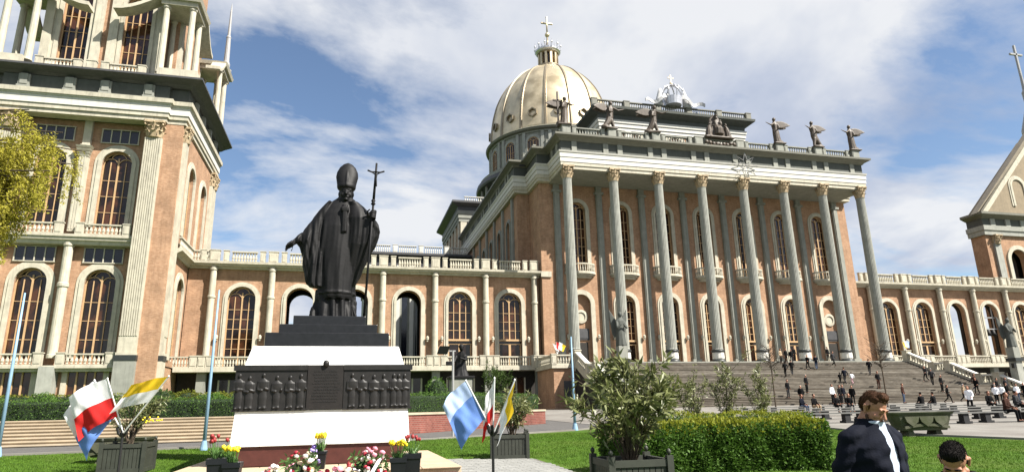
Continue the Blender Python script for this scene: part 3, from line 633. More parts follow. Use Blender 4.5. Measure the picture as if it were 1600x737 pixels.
# lantern, crown and cross
dlathe('lantern_base', [(3.2, 83.3), (3.2, 84.3), (2.75, 84.5)], 'rib', 24, False)
dlathe('lantern', [(2.0, 84.4), (2.0, 88.0)], 'glass', 24, False)
lc = MB().box(-.28, .28, -.3, .3, 0, 3.4).mesh('lantern_column', 'gold')
for k in range(12): a = 2*PI*k/12; inst(lc, 'lantern_column', B, D+Vector((2.3*math.cos(a), 2.3*math.sin(a), 84.6)), a+PI/2)
dlathe('lantern_roof', [(2.7, 87.9), (2.9, 88.2), (2.7, 88.5), (1.6, 89.2), (.6, 90.6), (.25, 91.8), (.2, 93.2)], 'rib', 24)
M['crown'] = mat('crown_silver', (.55, .55, .58), .35, .2, 3, metal=.6)
mb = MB(); mb.lathe([(2.75, 88.2), (3.2, 88.6), (3.25, 89.0), (2.95, 89.0), (2.7, 88.5)], seg=32)
for k in range(12):
    a = 2*PI*k/12; c_, s_ = math.cos(a), math.sin(a)
    mb.tube([(3.1*c_, 3.1*s_, 88.9), (3.35*c_, 3.35*s_, 90.0), (3.3*c_, 3.3*s_, 91.2)], [.3, .16, .05], 5); mb.ell((3.35*c_, 3.35*s_, 90.0), (.3, .3, .3), 6, 4)
    b2 = a+PI/12; mb.tube([(3.1*math.cos(b2), 3.1*math.sin(b2), 88.9), (3.2*math.cos(b2), 3.2*math.sin(b2), 90.0)], [.22, .05], 5)
inst(mb.mesh('crown', 'crown'), 'crown', B, D)
mb = MB(); mb.ell((0, 0, 93.9), (.62, .62, .62)); mb.tube([(0, 0, 93), (0, 0, 98.9)], .17, 6); mb.bar((-1.3, 0, 97.2), (1.3, 0, 97.2), .32); mb.bar((0, 0, 94.5), (0, 0, 99.0), .3)
for p in ((-1.35, 97.2), (1.35, 97.2), (0, 99)): mb.ell((p[0], 0, p[1]), (.28, .2, .28), 8, 6)
inst(mb.mesh('cross', 'gold', True), 'cross', B, D)
# star decoration hung on the fascia
star = thing('wire_star', 'thin wire star decoration hung on the white portico entablature', 'star ornament', (49.3, 68.25, 31.6))
mb = MB(); P8 = []
for k in range(16): a = 2*PI*k/16+PI/2; r_ = 1.75 if k % 2 == 0 else .75; P8.append((49.3+r_*math.cos(a), 68.2, 31.6+r_*math.sin(a)))
mb.tube(P8+[P8[0]], .05, 5); mb.obj('star_outline', 'polgrey', star)
mb = MB()
for k in range(4): a = 2*PI*k/4; mb.tube([(49.3, 68.2, 31.6), (49.3+.75*math.cos(a+PI/8), 68.2, 31.6+.75*math.sin(a+PI/8))], .035, 4)
mb.bar((49.3, 68.2, 31.6), (49.3, 68.5, 31.6), .06); mb.obj('star_stay', 'polgrey', star)

# ================================================================== PORTICO STAIRS
ST = thing('portico_stairs', 'wide grey stone staircase in three flights up to the columned portico', 'stairs', (46, 51.6, 1.38))
TREADS = []; SX0, SX1 = 24.6, 67.9; y = 66.9; z = FL; k = 0; prof_pts = [(66.9, FL)]
rise = (FL-1.40)/33
for fl in range(3):
    for i in range(11):
        z -= rise; y0 = y-.36; dep = .36
        if i == 10 and fl < 2: y0 = y-.36-1.7; 
        if i < 10 or fl < 2: MB().box(SX0-.002*k, SX1+.002*k, y0-.025, y+.05, z-rise-.3, z-.05).obj('step', random.choice(('step', 'step', 'step_dark')), ST); MB().box(SX0-.002*k, SX1+.002*k, y0-.06, y+.05, z-.049, z).obj('tread', random.choice(('step', 'step_dark', 'step_light', 'step')), ST)
        TREADS.append((y0, y, z)); y = y0; k += 1
    prof_pts.append((y+(1.7+.36 if fl < 2 else .36), z)); 
    if fl < 2: prof_pts.append((y, z))
def stair_z(yy):
    for a, b, zt in TREADS:
        if a <= yy <= b and zt > 1.45: return zt
    return g(yy)+.035
for X, lab in ((24.3, 'stone balustrade down the left edge of the portico stairs, behind the large oleander'), (68.2, 'stone balustrade down the right edge of the portico stairs, stepping past landings')):
    par = thing('stair_balustrade', lab, 'balustrade', (X, prof_pts[-1][0], 1.38), group='balustrades flanking the portico stairs')
    strm = MB(); rail = MB(); nb = MB(); newel = []
    for (ya, za), (yb, zb_) in zip(prof_pts[:-1], prof_pts[1:]):
        strm.rings([[(X-.3, q, zz+o) for q, zz, o in ((ya, za, -.9), (ya, za, .28), (yb, zb_, .28), (yb, zb_, -.9))], [(X+.3, q, zz+o) for q, zz, o in ((ya, za, -.9), (ya, za, .28), (yb, zb_, .28), (yb, zb_, -.9))]])
        rail.rings([[(X-.27, q, zz+o) for q, zz, o in ((ya, za, .95), (ya, za, 1.15), (yb, zb_, 1.15), (yb, zb_, .95))], [(X+.27, q, zz+o) for q, zz, o in ((ya, za, .95), (ya, za, 1.15), (yb, zb_, 1.15), (yb, zb_, .95))]])
        n = max(2, int(abs(ya-yb)/.34))
        for i in range(1, n): t = i/n; nb.lathe([(.07, .28), (.1, .42), (.06, .55), (.11, .7), (.06, .95)], (X, ya+(yb-ya)*t, za+(zb_-za)*t), 6, cap=False)
    strm.obj('stringer', 'cream', par); rail.obj('handrail', 'white', par); o_ = nb.obj('balusters', 'cream', par); o_['kind'] = 'stuff'
    nm = MB().box(-.36, .36, -.36, .36, -1, 1.18).box(-.42, .42, -.42, .42, 1.18, 1.28).mesh('newel', 'cream')
    for (ya, za) in prof_pts: inst(nm, 'newel', par, Vector((X, ya, za))-par.location)
# flank walls closing the undercroft below the stairs
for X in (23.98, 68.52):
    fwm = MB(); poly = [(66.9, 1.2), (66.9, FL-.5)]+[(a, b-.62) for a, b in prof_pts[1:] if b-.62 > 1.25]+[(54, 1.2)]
    fwm.prism(poly, X-.02, X+.02, 'x'); fwm.obj('flank_wall', 'dark', ST)  # near-black colour stands in for the shadow on these walls

# bastion at the head of the stairs (left) with its brick base
BA = thing('terrace_bastion', 'brick bastion with stone balustrade left of the portico stairs', 'bastion', (22.9, 68, 1.4))
MB().box(21.6, 24.2, 67.0, 73.2, 1.2, 5.75).obj('brick_base', 'brick', BA)
MB().box(21.35, 24.45, 66.75, 73.2, 5.753, 6.15).obj('slab', 'cream', BA)
MB().box(22.7, 23.9, 66.93, 67.02, 2.6, 4.4).obj('notice_panel', 'darkmetal', BA)
inst(bal_mesh(1.9, 1.05, 6, .1, d=.3), 'balustrade', BA, Vector((22.9, 66.95, 6.15))-BA.location)
inst(bal_mesh(5.2, 1.05, 15, .1, d=.3), 'balustrade', BA, Vector((21.55, 69.9, 6.15))-BA.location, PI/2)
bp_ = post_mesh(.55, 1.05, .5)
for x, y in ((21.6, 66.95), (24.2, 66.95), (21.55, 72.7)): inst(bp_, 'post', BA, Vector((x, y, 6.15))-BA.location)

# ================================================================== ARCADED WINGS
YW, SW = 75.5, 6.154
WT = 17.35     # underside of cornice
def half_col():
    mb = MB(); mb.lathe([(.40, 0), (.40, .35), (.36, .4), (.35, 7.6), (.43, 7.65), (.43, 7.85), (.35, 7.9), (.335, 10.7), (.42, 10.75), (.42, 11.0), (.36, 11.05), (.36, 11.15)], seg=14); return mb.mesh('half_column', 'cream', False)
HC = half_col()
WW = Win(1.47, 1.95, 9.05, nh=7); WD = Win(1.47, 1.95, 9.05, door=3.35, nh=4)
wb_ = bal_mesh(2.7, 1.25, 9, .13, d=.36); wpo = post_mesh(.55, 1.25, .4); wpc = post_mesh(1.0, 1.25, .55)
tb_ = bal_mesh(3.7, 1.15, 13, .1, d=.3); tpo = post_mesh(.7, 1.15, .36)
def wing(name, label, x0, nb, kinds, xa, xb, DP=5):
    WG = thing(name, label, 'arcade', (x0, YW, 1.4), group='arcaded wings of the basilica')
    mb = MB(lambda u, d, v: (u, YW+d, v)); op = MB(lambda u, d, v: (u, YW+DP+d, v)); soff = MB()
    if xa < x0: mb.box(xa, x0, 0, .5, FL, WT+.2)
    if xb > x0+nb*SW: mb.box(x0+nb*SW, xb, 0, .5, FL, WT+.2)
    for i in range(nb):
        a = x0+i*SW; k = kinds[i]
        mb.arch_wall(a, a+SW, FL, WT+.2, a+SW/2, 1.47, FL, FL+9.05-1.47, .5 if k != 'o' else min(1.2, DP*.5))
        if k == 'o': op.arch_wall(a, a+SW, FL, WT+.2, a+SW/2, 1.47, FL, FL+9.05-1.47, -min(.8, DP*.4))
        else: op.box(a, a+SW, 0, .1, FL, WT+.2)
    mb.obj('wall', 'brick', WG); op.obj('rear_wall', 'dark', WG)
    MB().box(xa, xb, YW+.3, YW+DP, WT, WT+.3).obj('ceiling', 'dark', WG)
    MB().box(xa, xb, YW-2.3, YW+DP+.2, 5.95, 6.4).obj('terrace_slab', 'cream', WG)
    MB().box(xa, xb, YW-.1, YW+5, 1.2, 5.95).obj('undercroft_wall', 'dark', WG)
    op_ = [i for i in range(nb) if kinds[i] == 'o']
    mb = MB()
    for i in range(nb):
        if DP > 2 and ((kinds[i] == 'o') != (kinds[max(0, i-1)] == 'o') or (i and kinds[i] != 'o')): MB().box(x0+i*SW-.1, x0+i*SW+.1, YW+.5, YW+DP, FL, WT).obj('cross_wall', 'brick', WG)
    P = [(xa, YW), (xb, YW)]
    mb = MB(); mb.sweep(P, [(-.6, WT), (.35, WT), (.4, WT+.18), (.8, WT+.24), (.86, WT+.4), (1.08, WT+.46), (1.1, WT+.72), (-.6, WT+.74)]); mb.obj('cornice', 'cream', WG)
    MB().box(xa, xb, YW-.3, YW+DP+.2, WT+.6, WT+.73).obj('roof', 'darkmetal', WG)
    pier = MB().box(-.45, .45, -.5, .1, 0, 4.6).mesh('pier', 'grey'); uw = MB().box(-1.6, 1.6, -.16, -.1, 0, 3.6)
    ug = uw.mesh('undercroft_window', 'glass'); um = MB()
    for x in (-1.6, -.55, .55, 1.6): um.box(x-.09, x+.09, -.24, -.1, 0, 3.6)
    um.box(-1.6, 1.6, -.24, -.1, 1.1, 1.2); um = um.mesh('mullion', 'cream')
    for i in range(nb+1):
        x = x0+i*SW
        inst(HC, 'half_column', WG, Vector((x, YW-.45, FL))-WG.location)
        inst(pier, 'pier', WG, Vector((x, YW-1.2, 1.35))-WG.location)
        inst(wpc, 'post', WG, Vector((x, YW-.45, WT+.74))-WG.location)
        for d in (-1.15, 1.15): inst(wpo, 'post', WG, Vector((x+d, YW-.42, WT+.74))-WG.location)
        if i < nb:
            inst(wb_, 'balustrade', WG, Vector((x+SW/2, YW-.42, WT+.74))-WG.location)
            k = kinds[i]
            if k == 'o':
                sur = inst(WW.me, 'arch_surround', WG, Vector((x+SW/2, YW, FL))-WG.location)
            elif k == 'd': WD.put(WG, x+SW/2, YW, FL)
            else: WW.put(WG, x+SW/2, YW, FL)
            inst(tb_, 'terrace_balustrade', WG, Vector((x+SW/2, YW-2.1, 6.4))-WG.location)
            o = inst(ug, 'undercroft_window', WG, Vector((x+SW/2, YW, 1.6))-WG.location); inst(um, 'mullion', o)
            for d in (-.62, .62): inst(lan, 'wall_lamp', WG, Vector((x+(.85 if d > 0 else SW-.85), YW, FL+3.0))-WG.location)
        for d in (-.8, 0, .8): inst(tpo, 'terrace_post', WG, Vector((x+d, YW-2.1, 6.4))-WG.location)
    return WG
WL = wing('arcade_wing', 'long arcaded brick wing between the bell tower and the portico', -14.85, 6, 'wooodd', -17.5, 22.8)
inst(wb_, 'balustrade', WL, Vector((-16.6, YW-.42, WT+.74))-WL.location); inst(tb_, 'terrace_balustrade', WL, Vector((-17.0, YW-2.1, 6.4))-WL.location)
WRt = wing('arcade_wing', 'arcaded brick wing running right from the portico to the gabled pavilion', 71.97, 7, 'wdoowww', 69.3, 116, 1.3)
# bells hung in an open arch of the right wing
bl_ = thing('hanging_bells', 'pair of dark bells hung inside an open arch of the right wing', 'bells', (93.5, 76.4, 6.4))
mb = MB(); xx = 71.97+3.5*SW
for z_ in (11.7, 13.4): mb.bar((xx-1.47, 76.0, z_), (xx+1.47, 76.0, z_), .14)
for x_ in (-.9, .9): mb.bar((xx+x_, 76.0, 11.7), (xx+x_, 76.0, 15), .12)
mb.obj('frame', 'polgrey', bl_)
for x_ in (-.45, .45):
    mb = MB(); mb.lathe([(.1, .9), (.25, .82), (.32, .4), (.5, .0), (.46, 0)], (xx+x_, 76.0, 10.7), 12); mb.obj('bell', 'bronze', bl_, True)

# ================================================================== GABLED PAVILION (right edge)
PV = thing('gabled_pavilion', 'tall gabled brick pavilion rising behind the right wing', 'pavilion', (112, 84, 1.4))
PY = 82.0; px0, px1 = 104.0, 135
mb = MB(lambda u, d, v: (u, PY+d, v)); mb.box(px0, px0+3.2, 0, 2.6, 1.4, 28.4)
mb.arch_wall(px0+3.2, px0+10, 1.4, 28.4, px0+6.3, 1.9, 15, 24.2, 1.2); mb.box(px0+10, px1, 0, 2.6, 1.4, 28.4); mb.obj('wall', 'brick', PV)
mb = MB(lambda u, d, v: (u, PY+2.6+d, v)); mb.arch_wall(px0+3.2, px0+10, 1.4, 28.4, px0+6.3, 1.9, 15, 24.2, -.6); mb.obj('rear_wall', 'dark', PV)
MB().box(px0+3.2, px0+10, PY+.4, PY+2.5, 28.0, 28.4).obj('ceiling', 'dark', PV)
MB().arch_band(1.9, 2.6, 13, 24.2, .05, -.25).obj('arch_surround', 'cream', None); sur = bpy.data.objects['arch_surround']
for o_ in list(bpy.data.objects):
    if o_.name.startswith('arch_surround') and o_.parent is None: o_.parent = PV; o_.location = Vector((px0+6.3, PY, 0))-PV.location
for x_ in (1.3, 11.0): MB().box(px0+x_, px0+x_+1.3, PY-.4, PY, 1.4, 28.4).obj('pilaster', 'column', PV)
cpm = capital_mesh(.62, 1.6)
for x_ in (1.95, 11.65): inst(cpm, 'capital', PV, Vector((px0+x_, PY-.1, 26.8))-PV.location)
PP = [(px0-.1, PY+2.7), (px0-.1, PY-.1), (px1, PY-.1)]
MB().sweep(PP, [(-.6, 28.4), (.3, 28.4), (.35, 29.2), (.5, 29.2), (.55, 30.0), (-.6, 30.0)]).obj('fascia', 'column', PV)
MB().sweep(PP, [(-.6, 30.003), (.1, 30.003), (.1, 31.3), (-.6, 31.3)]).obj('frieze', 'frieze', PV)
fb = MB().box(-.5, .5, -.3, 0, 0, 1.28).mesh('frieze_block', 'column')
for k in range(6): inst(fb, 'frieze_block', PV, Vector((px0+1.9+3.3*k, PY-.1, 30.01))-PV.location)
MB().sweep(PP, [(-.6, 31.303), (.2, 31.303), (1.3, 31.8), (1.3, 32.2), (-.6, 32.2)]).obj('cornice', 'cornice', PV)
gx = (px0+px1)/2
MB().prism([(px0, 32.2), (px1, 32.2), (gx, 47.5)], PY, PY+2.6).obj('gable', 'tan', PV)
mb = MB()
mb.rings([[(px0-1.6, q, 32.0), (gx, q, 49.2), (gx, q, 48.2), (px0-1.2, q, 31.9+.3)] for q in (PY-.7, PY+.5)]); mb.rings([[(px1+1.6, q, 32.0), (gx, q, 49.2), (gx, q, 48.2), (px1+1.2, q, 32.2)] for q in (PY-.7, PY+.5)])
mb.obj('gable_roof', 'rib', PV)
for sg, xe in ((1, px0), (-1, px1)): MB().rings([[(xe-.2*sg, q, 32.25), (gx, q, 48.15), (gx, q, 47.0), (xe+.9*sg, q, 32.25)] for q in (PY-.55, PY-.01)]).obj('raking_moulding', 'cream', PV)
Win(1.3, 2.0, 5.0, nh=3).put(PV, px0+9.6, PY-.02, 34.0)
# lantern turret with cross
mb = MB(); mb.lathe([(1.6, 44), (1.6, 50), (1.9, 50.3), (1.9, 51), (1.0, 54), (.45, 56), (.55, 58.5), (.3, 59), (.2, 63.5)], (124.6, 84.5, 0), 12); mb.obj('turret', 'polgrey', PV)
mb = MB(); mb.bar((124.6, 84.5, 62), (124.6, 84.5, 68.6), .35); mb.bar((123.1, 84.5, 66.6), (126.1, 84.5, 66.6), .35); mb.obj('cross', 'polgrey', PV)

# ================================================================== BELL TOWER
TY = 67.5; TR = 1.3; TX = -26.65; TH = 9.05    # front plane, axis, half width
T = thing('bell_tower', 'massive brick bell tower with arched windows rising out of frame on the left', 'tower', (TX, TY, 1.4))
bx = [TX-2.95, TX+2.95]; YR = TY+16.5
TWl = Win(1.4, 2.05, 8.6, nh=4); TWu = Win(1.4, 2.05, 8.15, nh=4)
def face(mbf, c0, hw=True):
    pass
mb = MB(lambda u, d, v: (u, TY+TR+d, v))
xl, xr = TX-5.9, TX+5.9
for i, c in enumerate(bx):
    a, b = (xl, TX) if i == 0 else (TX, xr)
    mb.arch_wall(a, b, FL, 18.2, c, 1.4, FL+.6, FL+.6+8.6-1.4, .5); mb.arch_wall(a, b, 18.2, 31, c, 1.4, 19.8, 19.8+8.15-1.4, .5)
mb.obj('wall', 'brick', T)
mb = MB(); mb.box(TX-TH, xl, TY+.05, YR, 1.4, 31); mb.box(xr, TX+TH-.02, TY+.05, TY+2.2, 1.4, 31); mb.box(xl, xr, TY+TR+.7, YR, 1.4, 31); mb.obj('corner_wall', 'brick', T)
# right side face with windows
m2 = MB(lambda u, d, v: (TX+TH-d, u, v)); 
for k in range(2):
    a = TY+2.2+k*5.9
    m2.arch_wall(a, a+5.9, FL, 18.2, a+2.95, 1.4, FL+.6, FL+8, .5); m2.arch_wall(a, a+5.9, 18.2, 31, a+2.95, 1.4, 19.8, 19.8+8.15-1.4, .5)
m2.box(TY+14, YR, 0, .6, FL, 31); m2.obj('side_wall', 'brick', T)
for k in range(2):
    a = TY+2.2+k*5.9+2.95; TWl.put(T, TX+TH, a, FL+.6, PI/2); TWu.put(T, TX+TH, a, 19.8, PI/2)
# basement storey
mb = MB(); mb.box(TX-TH+.1, TX+TH-.1, TY+1.1, YR, 1.2, FL); mb.obj('basement_wall', 'brick', T)
bg_ = MB().box(-1.5, 1.5, -.03, .0, 0, 3.9).mesh('basement_window', 'glass'); bm2 = MB()
for x_ in (-1.5, -.75, 0, .75, 1.5): bm2.box(x_-.07, x_+.07, -.14, -.03, 0, 3.9)
bm2.box(-1.5, 1.5, -.12, -.03, 1.2, 1.28); bm2 = bm2.mesh('mullion', 'frame'); bsr = MB().box(-.225, .225, -.25, 0, -.3, 4.1).mesh('jamb', 'cream')
for c in bx:
    o = inst(bg_, 'basement_window', T, Vector((c, TY+1.1, 1.9))-T.location); inst(bm2, 'mullion', o); inst(bsr, 'jamb', o, (-1.725, 0, 0)); inst(bsr, 'jamb', o, (1.725, 0, 0))
    TWl.put(T, c, TY+TR, FL+.6); TWu.put(T, c, TY+TR, 19.8)
tr = MB().box(-1.7, 1.7, -.05, .3, 0, 1.5).mesh('transom_window', 'bluglass'); tm = MB()
for x_ in (-1.7, -.85, 0, .85, 1.7): tm.box(x_-.05, x_+.05, -.12, -.05, 0, 1.5)
tm.box(-1.78, 1.78, -.13, -.04, -.04, .05); tm.box(-1.78, 1.78, -.13, -.04, 1.45, 1.54); tm = tm.mesh('mullion', 'cream')
for c in bx:
    for z_ in (16.2, 28.75): o = inst(tr, 'transom_window', T, Vector((c, TY+TR-.03, z_))-T.location); inst(tm, 'mullion', o)
# fluted pilasters
def fl_pil(w, h, n=6, mt='cream'):
    mb = MB(); mb.box(-w/2, w/2, -.3, .3, 0, h)
    for k in range(n): x_ = -w/2+w*(k+.5)/n; mb.box(x_-w/n*.32, x_+w/n*.32, -.36, -.29, 1.9, h-.05)
    mb.box(-w/2-.06, w/2+.06, -.42, .3, 0, .35); return mb.mesh('fluted_pilaster', mt)
fp = fl_pil(1.6, 22.0, 8); tcap = capital_mesh(.72, 1.75); fps = fl_pil(1.0, 22.0, 4); tcs = capital_mesh(.5, 1.75)
blk = MB().box(-.9, .9, -.45, 1.2, 0, 5.6).mesh('pilaster_block', 'grey'); rgm = MB().box(-.95, .95, -.5, .3, 0, .5).mesh('base_ring', 'ring')
for x_ in (xl-.55, xr+.55):
    inst(fp, 'fluted_pilaster', T, Vector((x_, TY, 7.1))-T.location); MB().box(x_-.78, x_+.78, TY+.31, TY+TR+.2, 7.1, 31).obj('pilaster_back', 'cream', T); inst(tcap, 'capital', T, Vector((x_, TY+.15, 29.1))-T.location); inst(blk, 'pilaster_block', T, Vector((x_, TY, 1.2))-T.location); inst(rgm, 'base_ring', T, Vector((x_, TY, 6.7))-T.location)
for y_ in (TY+1.0, TY+14.6, TY+16):
    inst(fps, 'fluted_pilaster', T, Vector((TX+TH, y_, 7.1))-T.location, PI/2); inst(tcs, 'capital', T, Vector((TX+TH, y_, 29.1))-T.location, 0)
    inst(MB().box(-.55, .55, -.4, .3, 0, 5.6).mesh('pilaster_block', 'cream'), 'pilaster_block', T, Vector((TX+TH, y_, 1.2))-T.location, PI/2); inst(MB().box(-.58, .58, -.46, .3, 0, .5).mesh('base_ring', 'ring'), 'base_ring', T, Vector((TX+TH, y_, 6.7))-T.location, PI/2)
# round half column (lower) and slim pilaster (upper) between the bays
mb = MB(); mb.lathe([(.46, 0), (.46, .3), (.42, .35), (.41, 6.6), (.5, 6.7), (.5, 7.0), (.41, 7.1), (.4, 10.6), (.5, 10.7), (.5, 11.0)], seg=14); tc_ = mb.mesh('half_column', 'cream')
inst(tc_, 'half_column', T, Vector((TX, TY+.75, 7.0))-T.location)
MB().box(TX-.62, TX+.62, TY-.05, TY+1.2, 1.2, 6.2).obj('column_block', 'column', T)
mb = MB(lambda x, y, z: (x, y+.65, z)); mb.box(TX-.42, TX+.42, TY+.1, TY+.7, 19.2, 28.3)
for k in range(3): mb.box(TX-.34+.24*k, TX-.2+.24*k, TY+.06, TY+.12, 19.4, 27)
for k in range(4): mb.frustum(TX-.45-.06*k, TX+.45+.06*k, TY+.05-.05*k, TY+.5, 27+.3*k, TX-.5-.08*k, TX+.5+.08*k, TY-.02-.06*k, TY+.5, 27.2+.3*k)
mb.box(TX-.35, TX+.35, TY+.25, TY+.7, 28.3, 31); mb.obj('slim_pilaster', 'cream', T)
# tower balconies
tbm = bal_mesh(3.3, 1.1, 9, .13, d=.32); tpm = post_mesh(.7, 1.1, .42)
for z_, yb in ((6.3, TY+.3), (18.75, TY+.25)):
    for c in bx:
        inst(tbm, 'balustrade', T, Vector((c, yb, z_))-T.location)
        for d in (-2.05, 2.05): inst(tpm, 'post', T, Vector((c+d, yb, z_))-T.location)
MB().sweep([(xl, TY+TR), (xr, TY+TR)], [(-.1, 5.75), (1.0, 5.75), (1.1, 6.0), (1.25, 6.05), (1.25, 6.3), (-.1, 6.3)]).obj('terrace_cornice', 'cream', T)
MB().sweep([(xl, TY+TR), (xr, TY+TR)], [(-.1, 17.8), (.9, 17.8), (1.0, 18.1), (1.15, 18.2), (1.2, 18.45), (1.3, 18.5), (1.3, 18.75), (-.1, 18.75)]).obj('mid_cornice', 'cream', T)
# wing cornice returning along the tower side
MB().sweep([(TX+TH, TY+1.6), (TX+TH, YW+.2)], [(-.1, WT), (.2, WT), (.3, WT+.2), (.6, WT+.4), (.8, WT+.5), (.8, WT+.72), (-.1, WT+.74)][::-1]).obj('side_cornice', 'cream', T)
for o_ in (bpy.data.objects['side_cornice'],):
    pass
inst(bal_mesh(5.6, 1.25, 17, .12, d=.34), 'balustrade', T, Vector((TX+TH+.45, TY+4.7, WT+.74))-T.location, PI/2)
# main entablature with breaks over the pilasters
def tp(o=0): return [(TX-TH-.3, YR+.3), (TX-TH-.3, TY-.1), (xl-1.7, TY-.1), (xl-1.7, TY-.65), (xr+1.7, TY-.65), (xr+1.7, TY-.1), (TX+TH+.3, TY-.1), (TX+TH+.3, YR+.3)]
MB().sweep(tp(), [(-1.4, 30.85), (-.1, 30.85), (-.1, 31.3), (.05, 31.3), (.05, 31.75), (-1.4, 31.75)]).obj('architrave', 'cream', T)
mb = MB(); mb.sweep(tp(), [(-1.4, 31.753), (.15, 31.753), (.15, 32.6), (.25, 32.62), (.25, 32.75), (-1.4, 32.75)]); mb.obj('fascia', 'white', T)
MB().sweep(tp(), [(-1.4, 32.753), (.42, 32.753), (.45, 33.2), (-1.4, 33.2)]).obj('fascia_cap', 'cream', T)
MB().sweep(tp(), [(-1.4, 33.203), (-.1, 33.203), (-.1, 34.75), (-1.4, 34.75)]).obj('frieze', 'frieze', T)
tfb = MB().box(-.5, .5, -.22, 0, .0, 1.5).box(-.32, .32, -.32, -.22, .4, 1.5).box(-.55, .55, -.35, 0, 0, .28).mesh('frieze_block', 'grey')
for x_ in (xl+.3, TX-1.6, TX+1.6, xr-.3): inst(tfb, 'frieze_block', T, Vector((x_, TY-.55, 33.21))-T.location)
for y_ in (TY+3, TY+6.5, TY+10, TY+13.5): inst(tfb, 'frieze_block', T, Vector((TX+TH+.2, y_, 33.21))-T.location, PI/2)
EAV = [(TX-TH-.3, YR+.3), (TX-TH-.3, TY-.3), (TX+TH+.3, TY-.3), (TX+TH+.3, YR+.3)]
MB().sweep(EAV, [(-1.4, 34.753), (.1, 34.753), (.5, 35.0), (1.4, 35.35), (1.4, 35.55), (-1.4, 35.6)]).obj('eave', 'darkmetal', T)
MB().box(TX-TH, TX+TH, TY+.2, YR, 34.9, 35.57).obj('tower_deck', 'darkmetal', T)
# parapet on the eave
pz = 35.6; tb3 = bal_mesh(2.6, 1.15, 8, .12, d=.3)
MB().box(TX-TH-.9, xl-.2, TY-.85, TY-.4, pz, pz+1.15).obj('parapet_block', 'cream', T); MB().box(xr+.2, TX+TH+.9, TY-.85, TY-.4, pz, pz+1.15).obj('parapet_block', 'cream', T)
MB().box(TX+TH+.45, TX+TH+.9, TY-.395, YR, pz, pz+1.1).obj('parapet_block', 'cream', T)
for c in bx:
    inst(tb3, 'balustrade', T, Vector((c, TY-.6, pz))-T.location)
    for d in (-1.7, 1.7): inst(post_mesh(.7, 1.15, .4), 'post', T, Vector((c+d, TY-.6, pz))-T.location)
inst(post_mesh(.9, 1.15, .5), 'post', T, Vector((TX, TY-.6, pz))-T.location)
# upper storey
UY = TY+1.6; TU = Win(1.35, 2.0, 10.4, nh=5)
mb = MB(lambda u, d, v: (u, UY+d, v)); ul, ur = TX-5.7, TX+5.7
for i, c in enumerate(bx): mb.arch_wall(ul if i == 0 else TX, TX if i == 0 else ur, 35.5, 50, c, 1.35, 36.0, 36+10.4-1.35, .5)
mb.obj('upper_wall', 'brick', T); 
mb = MB(); mb.box(ul, ur, UY+.6, YR-1.6, 35.5, 64); mb.box(ul, ur, UY, UY+.6, 50.0, 64); mb.box(ur-.4, ur+1.0, UY+1.4, YR-3, 35.5, 64); mb.obj('upper_core', 'brick', T)
for c in bx: TU.put(T, c, UY, 36.0)
upl = MB().box(-.42, .42, -.35, 0, 0, 14).mesh('upper_pilaster', 'cream')
for x_ in (ul+.35, TX-.75, TX+.75, ur-.35): inst(upl, 'upper_pilaster', T, Vector((x_, UY, 35.6))-T.location)
for y_ in (UY+2, UY+5.5, UY+9): inst(upl, 'upper_pilaster', T, Vector((ur+1.0, y_, 35.6))-T.location, PI/2)
# corner canopies: three columns each, swept roofs
ucol = MB().lathe([(.42, 0), (.36, .3), (.31, 7.6), (.42, 7.75), (.42, 8.0)], seg=12).mesh('canopy_column', 'cream', False)
def canopy(cx_, cy_, sx, sy, spire):
    for dx, dy in ((0, 0), (-2.6*sx, 0), (0, 3.0*sy), (-.9*sx, 0), (-2.6*sx, 3.0*sy)):
        if (dx, dy) == (-.9*sx, 0) and sy > 0: continue
        inst(ucol, 'canopy_column', T, Vector((cx_+dx, cy_+dy, 36.6))-T.location)
    mb = MB(); x0_, x1_ = sorted((cx_+.8*sx, cx_-3.4*sx)); y0_, y1_ = sorted((cy_-.8*sy, cy_+3.8*sy))
    mb.box(x0_+.3, x1_-.3, y0_+.3, y1_-.3, 44.6, 45.1); mb.frustum(x0_, x1_, y0_, y1_, 45.1, x0_-.15, x1_+.15, y0_-.15, y1_+.15, 45.5)
    mb.obj('canopy', 'cream', T)
    mb = MB(); mb.frustum(x0_-.15, x1_+.15, y0_-.15, y1_+.15, 45.503, x0_+1.4, x1_-1.4, y0_+1.4, y1_-1.4, 46.4); mb.obj('canopy_roof', 'darkmetal', T)
    # swept swag toward the wall centre, along x and along y
    mb = MB()
    pts = [(cx_-3.3*sx-t*4.2*sx, 45.1-1.9*math.sin(t*PI/2)) for t in (0, .2, .4, .6, .8, 1)]
    ya, yb_ = (y0_, y0_+1.6) if sy > 0 else (y1_-1.6, y1_)
    mb.rings([[(a, ya, b), (a, ya, b+.4), (a, yb_, b+.4), (a, yb_, b)] for a, b in pts]); mb.obj('canopy_swag', 'cream', T); mb = MB()
    xa_, xb__ = (x1_-1.6, x1_) if sx > 0 else (x0_, x0_+1.6)
    pts = [(cy_+3.7*sy+t*3.4*sy, 45.1-2.4*math.sin(t*PI/2)) for t in (0, .2, .4, .6, .8, 1)]
    mb.rings([[(xa_, a, b), (xa_, a, b+.4), (xb__, a, b+.4), (xb__, a, b)] for a, b in pts]); mb.obj('canopy_swag', 'cream', T)
    if spire:
        mb = MB(); mb.lathe([(.7, 0), (.75, .4), (.45, .6), (.5, 1.2), (.36, 1.6), (.28, 5), (.32, 5.2), (.2, 5.5), (.12, 9.2), (.02, 10.5)], (cx_+.2*sx, cy_+1*sy, 45.5), 10); mb.obj('spire', 'polgrey', T)
canopy(TX+TH-.4, TY+.1, 1, 1, False); canopy(TX-TH+.4, TY+.1, -1, 1, False); canopy(TX+TH-.0, YR+.0, 1, -1, True)

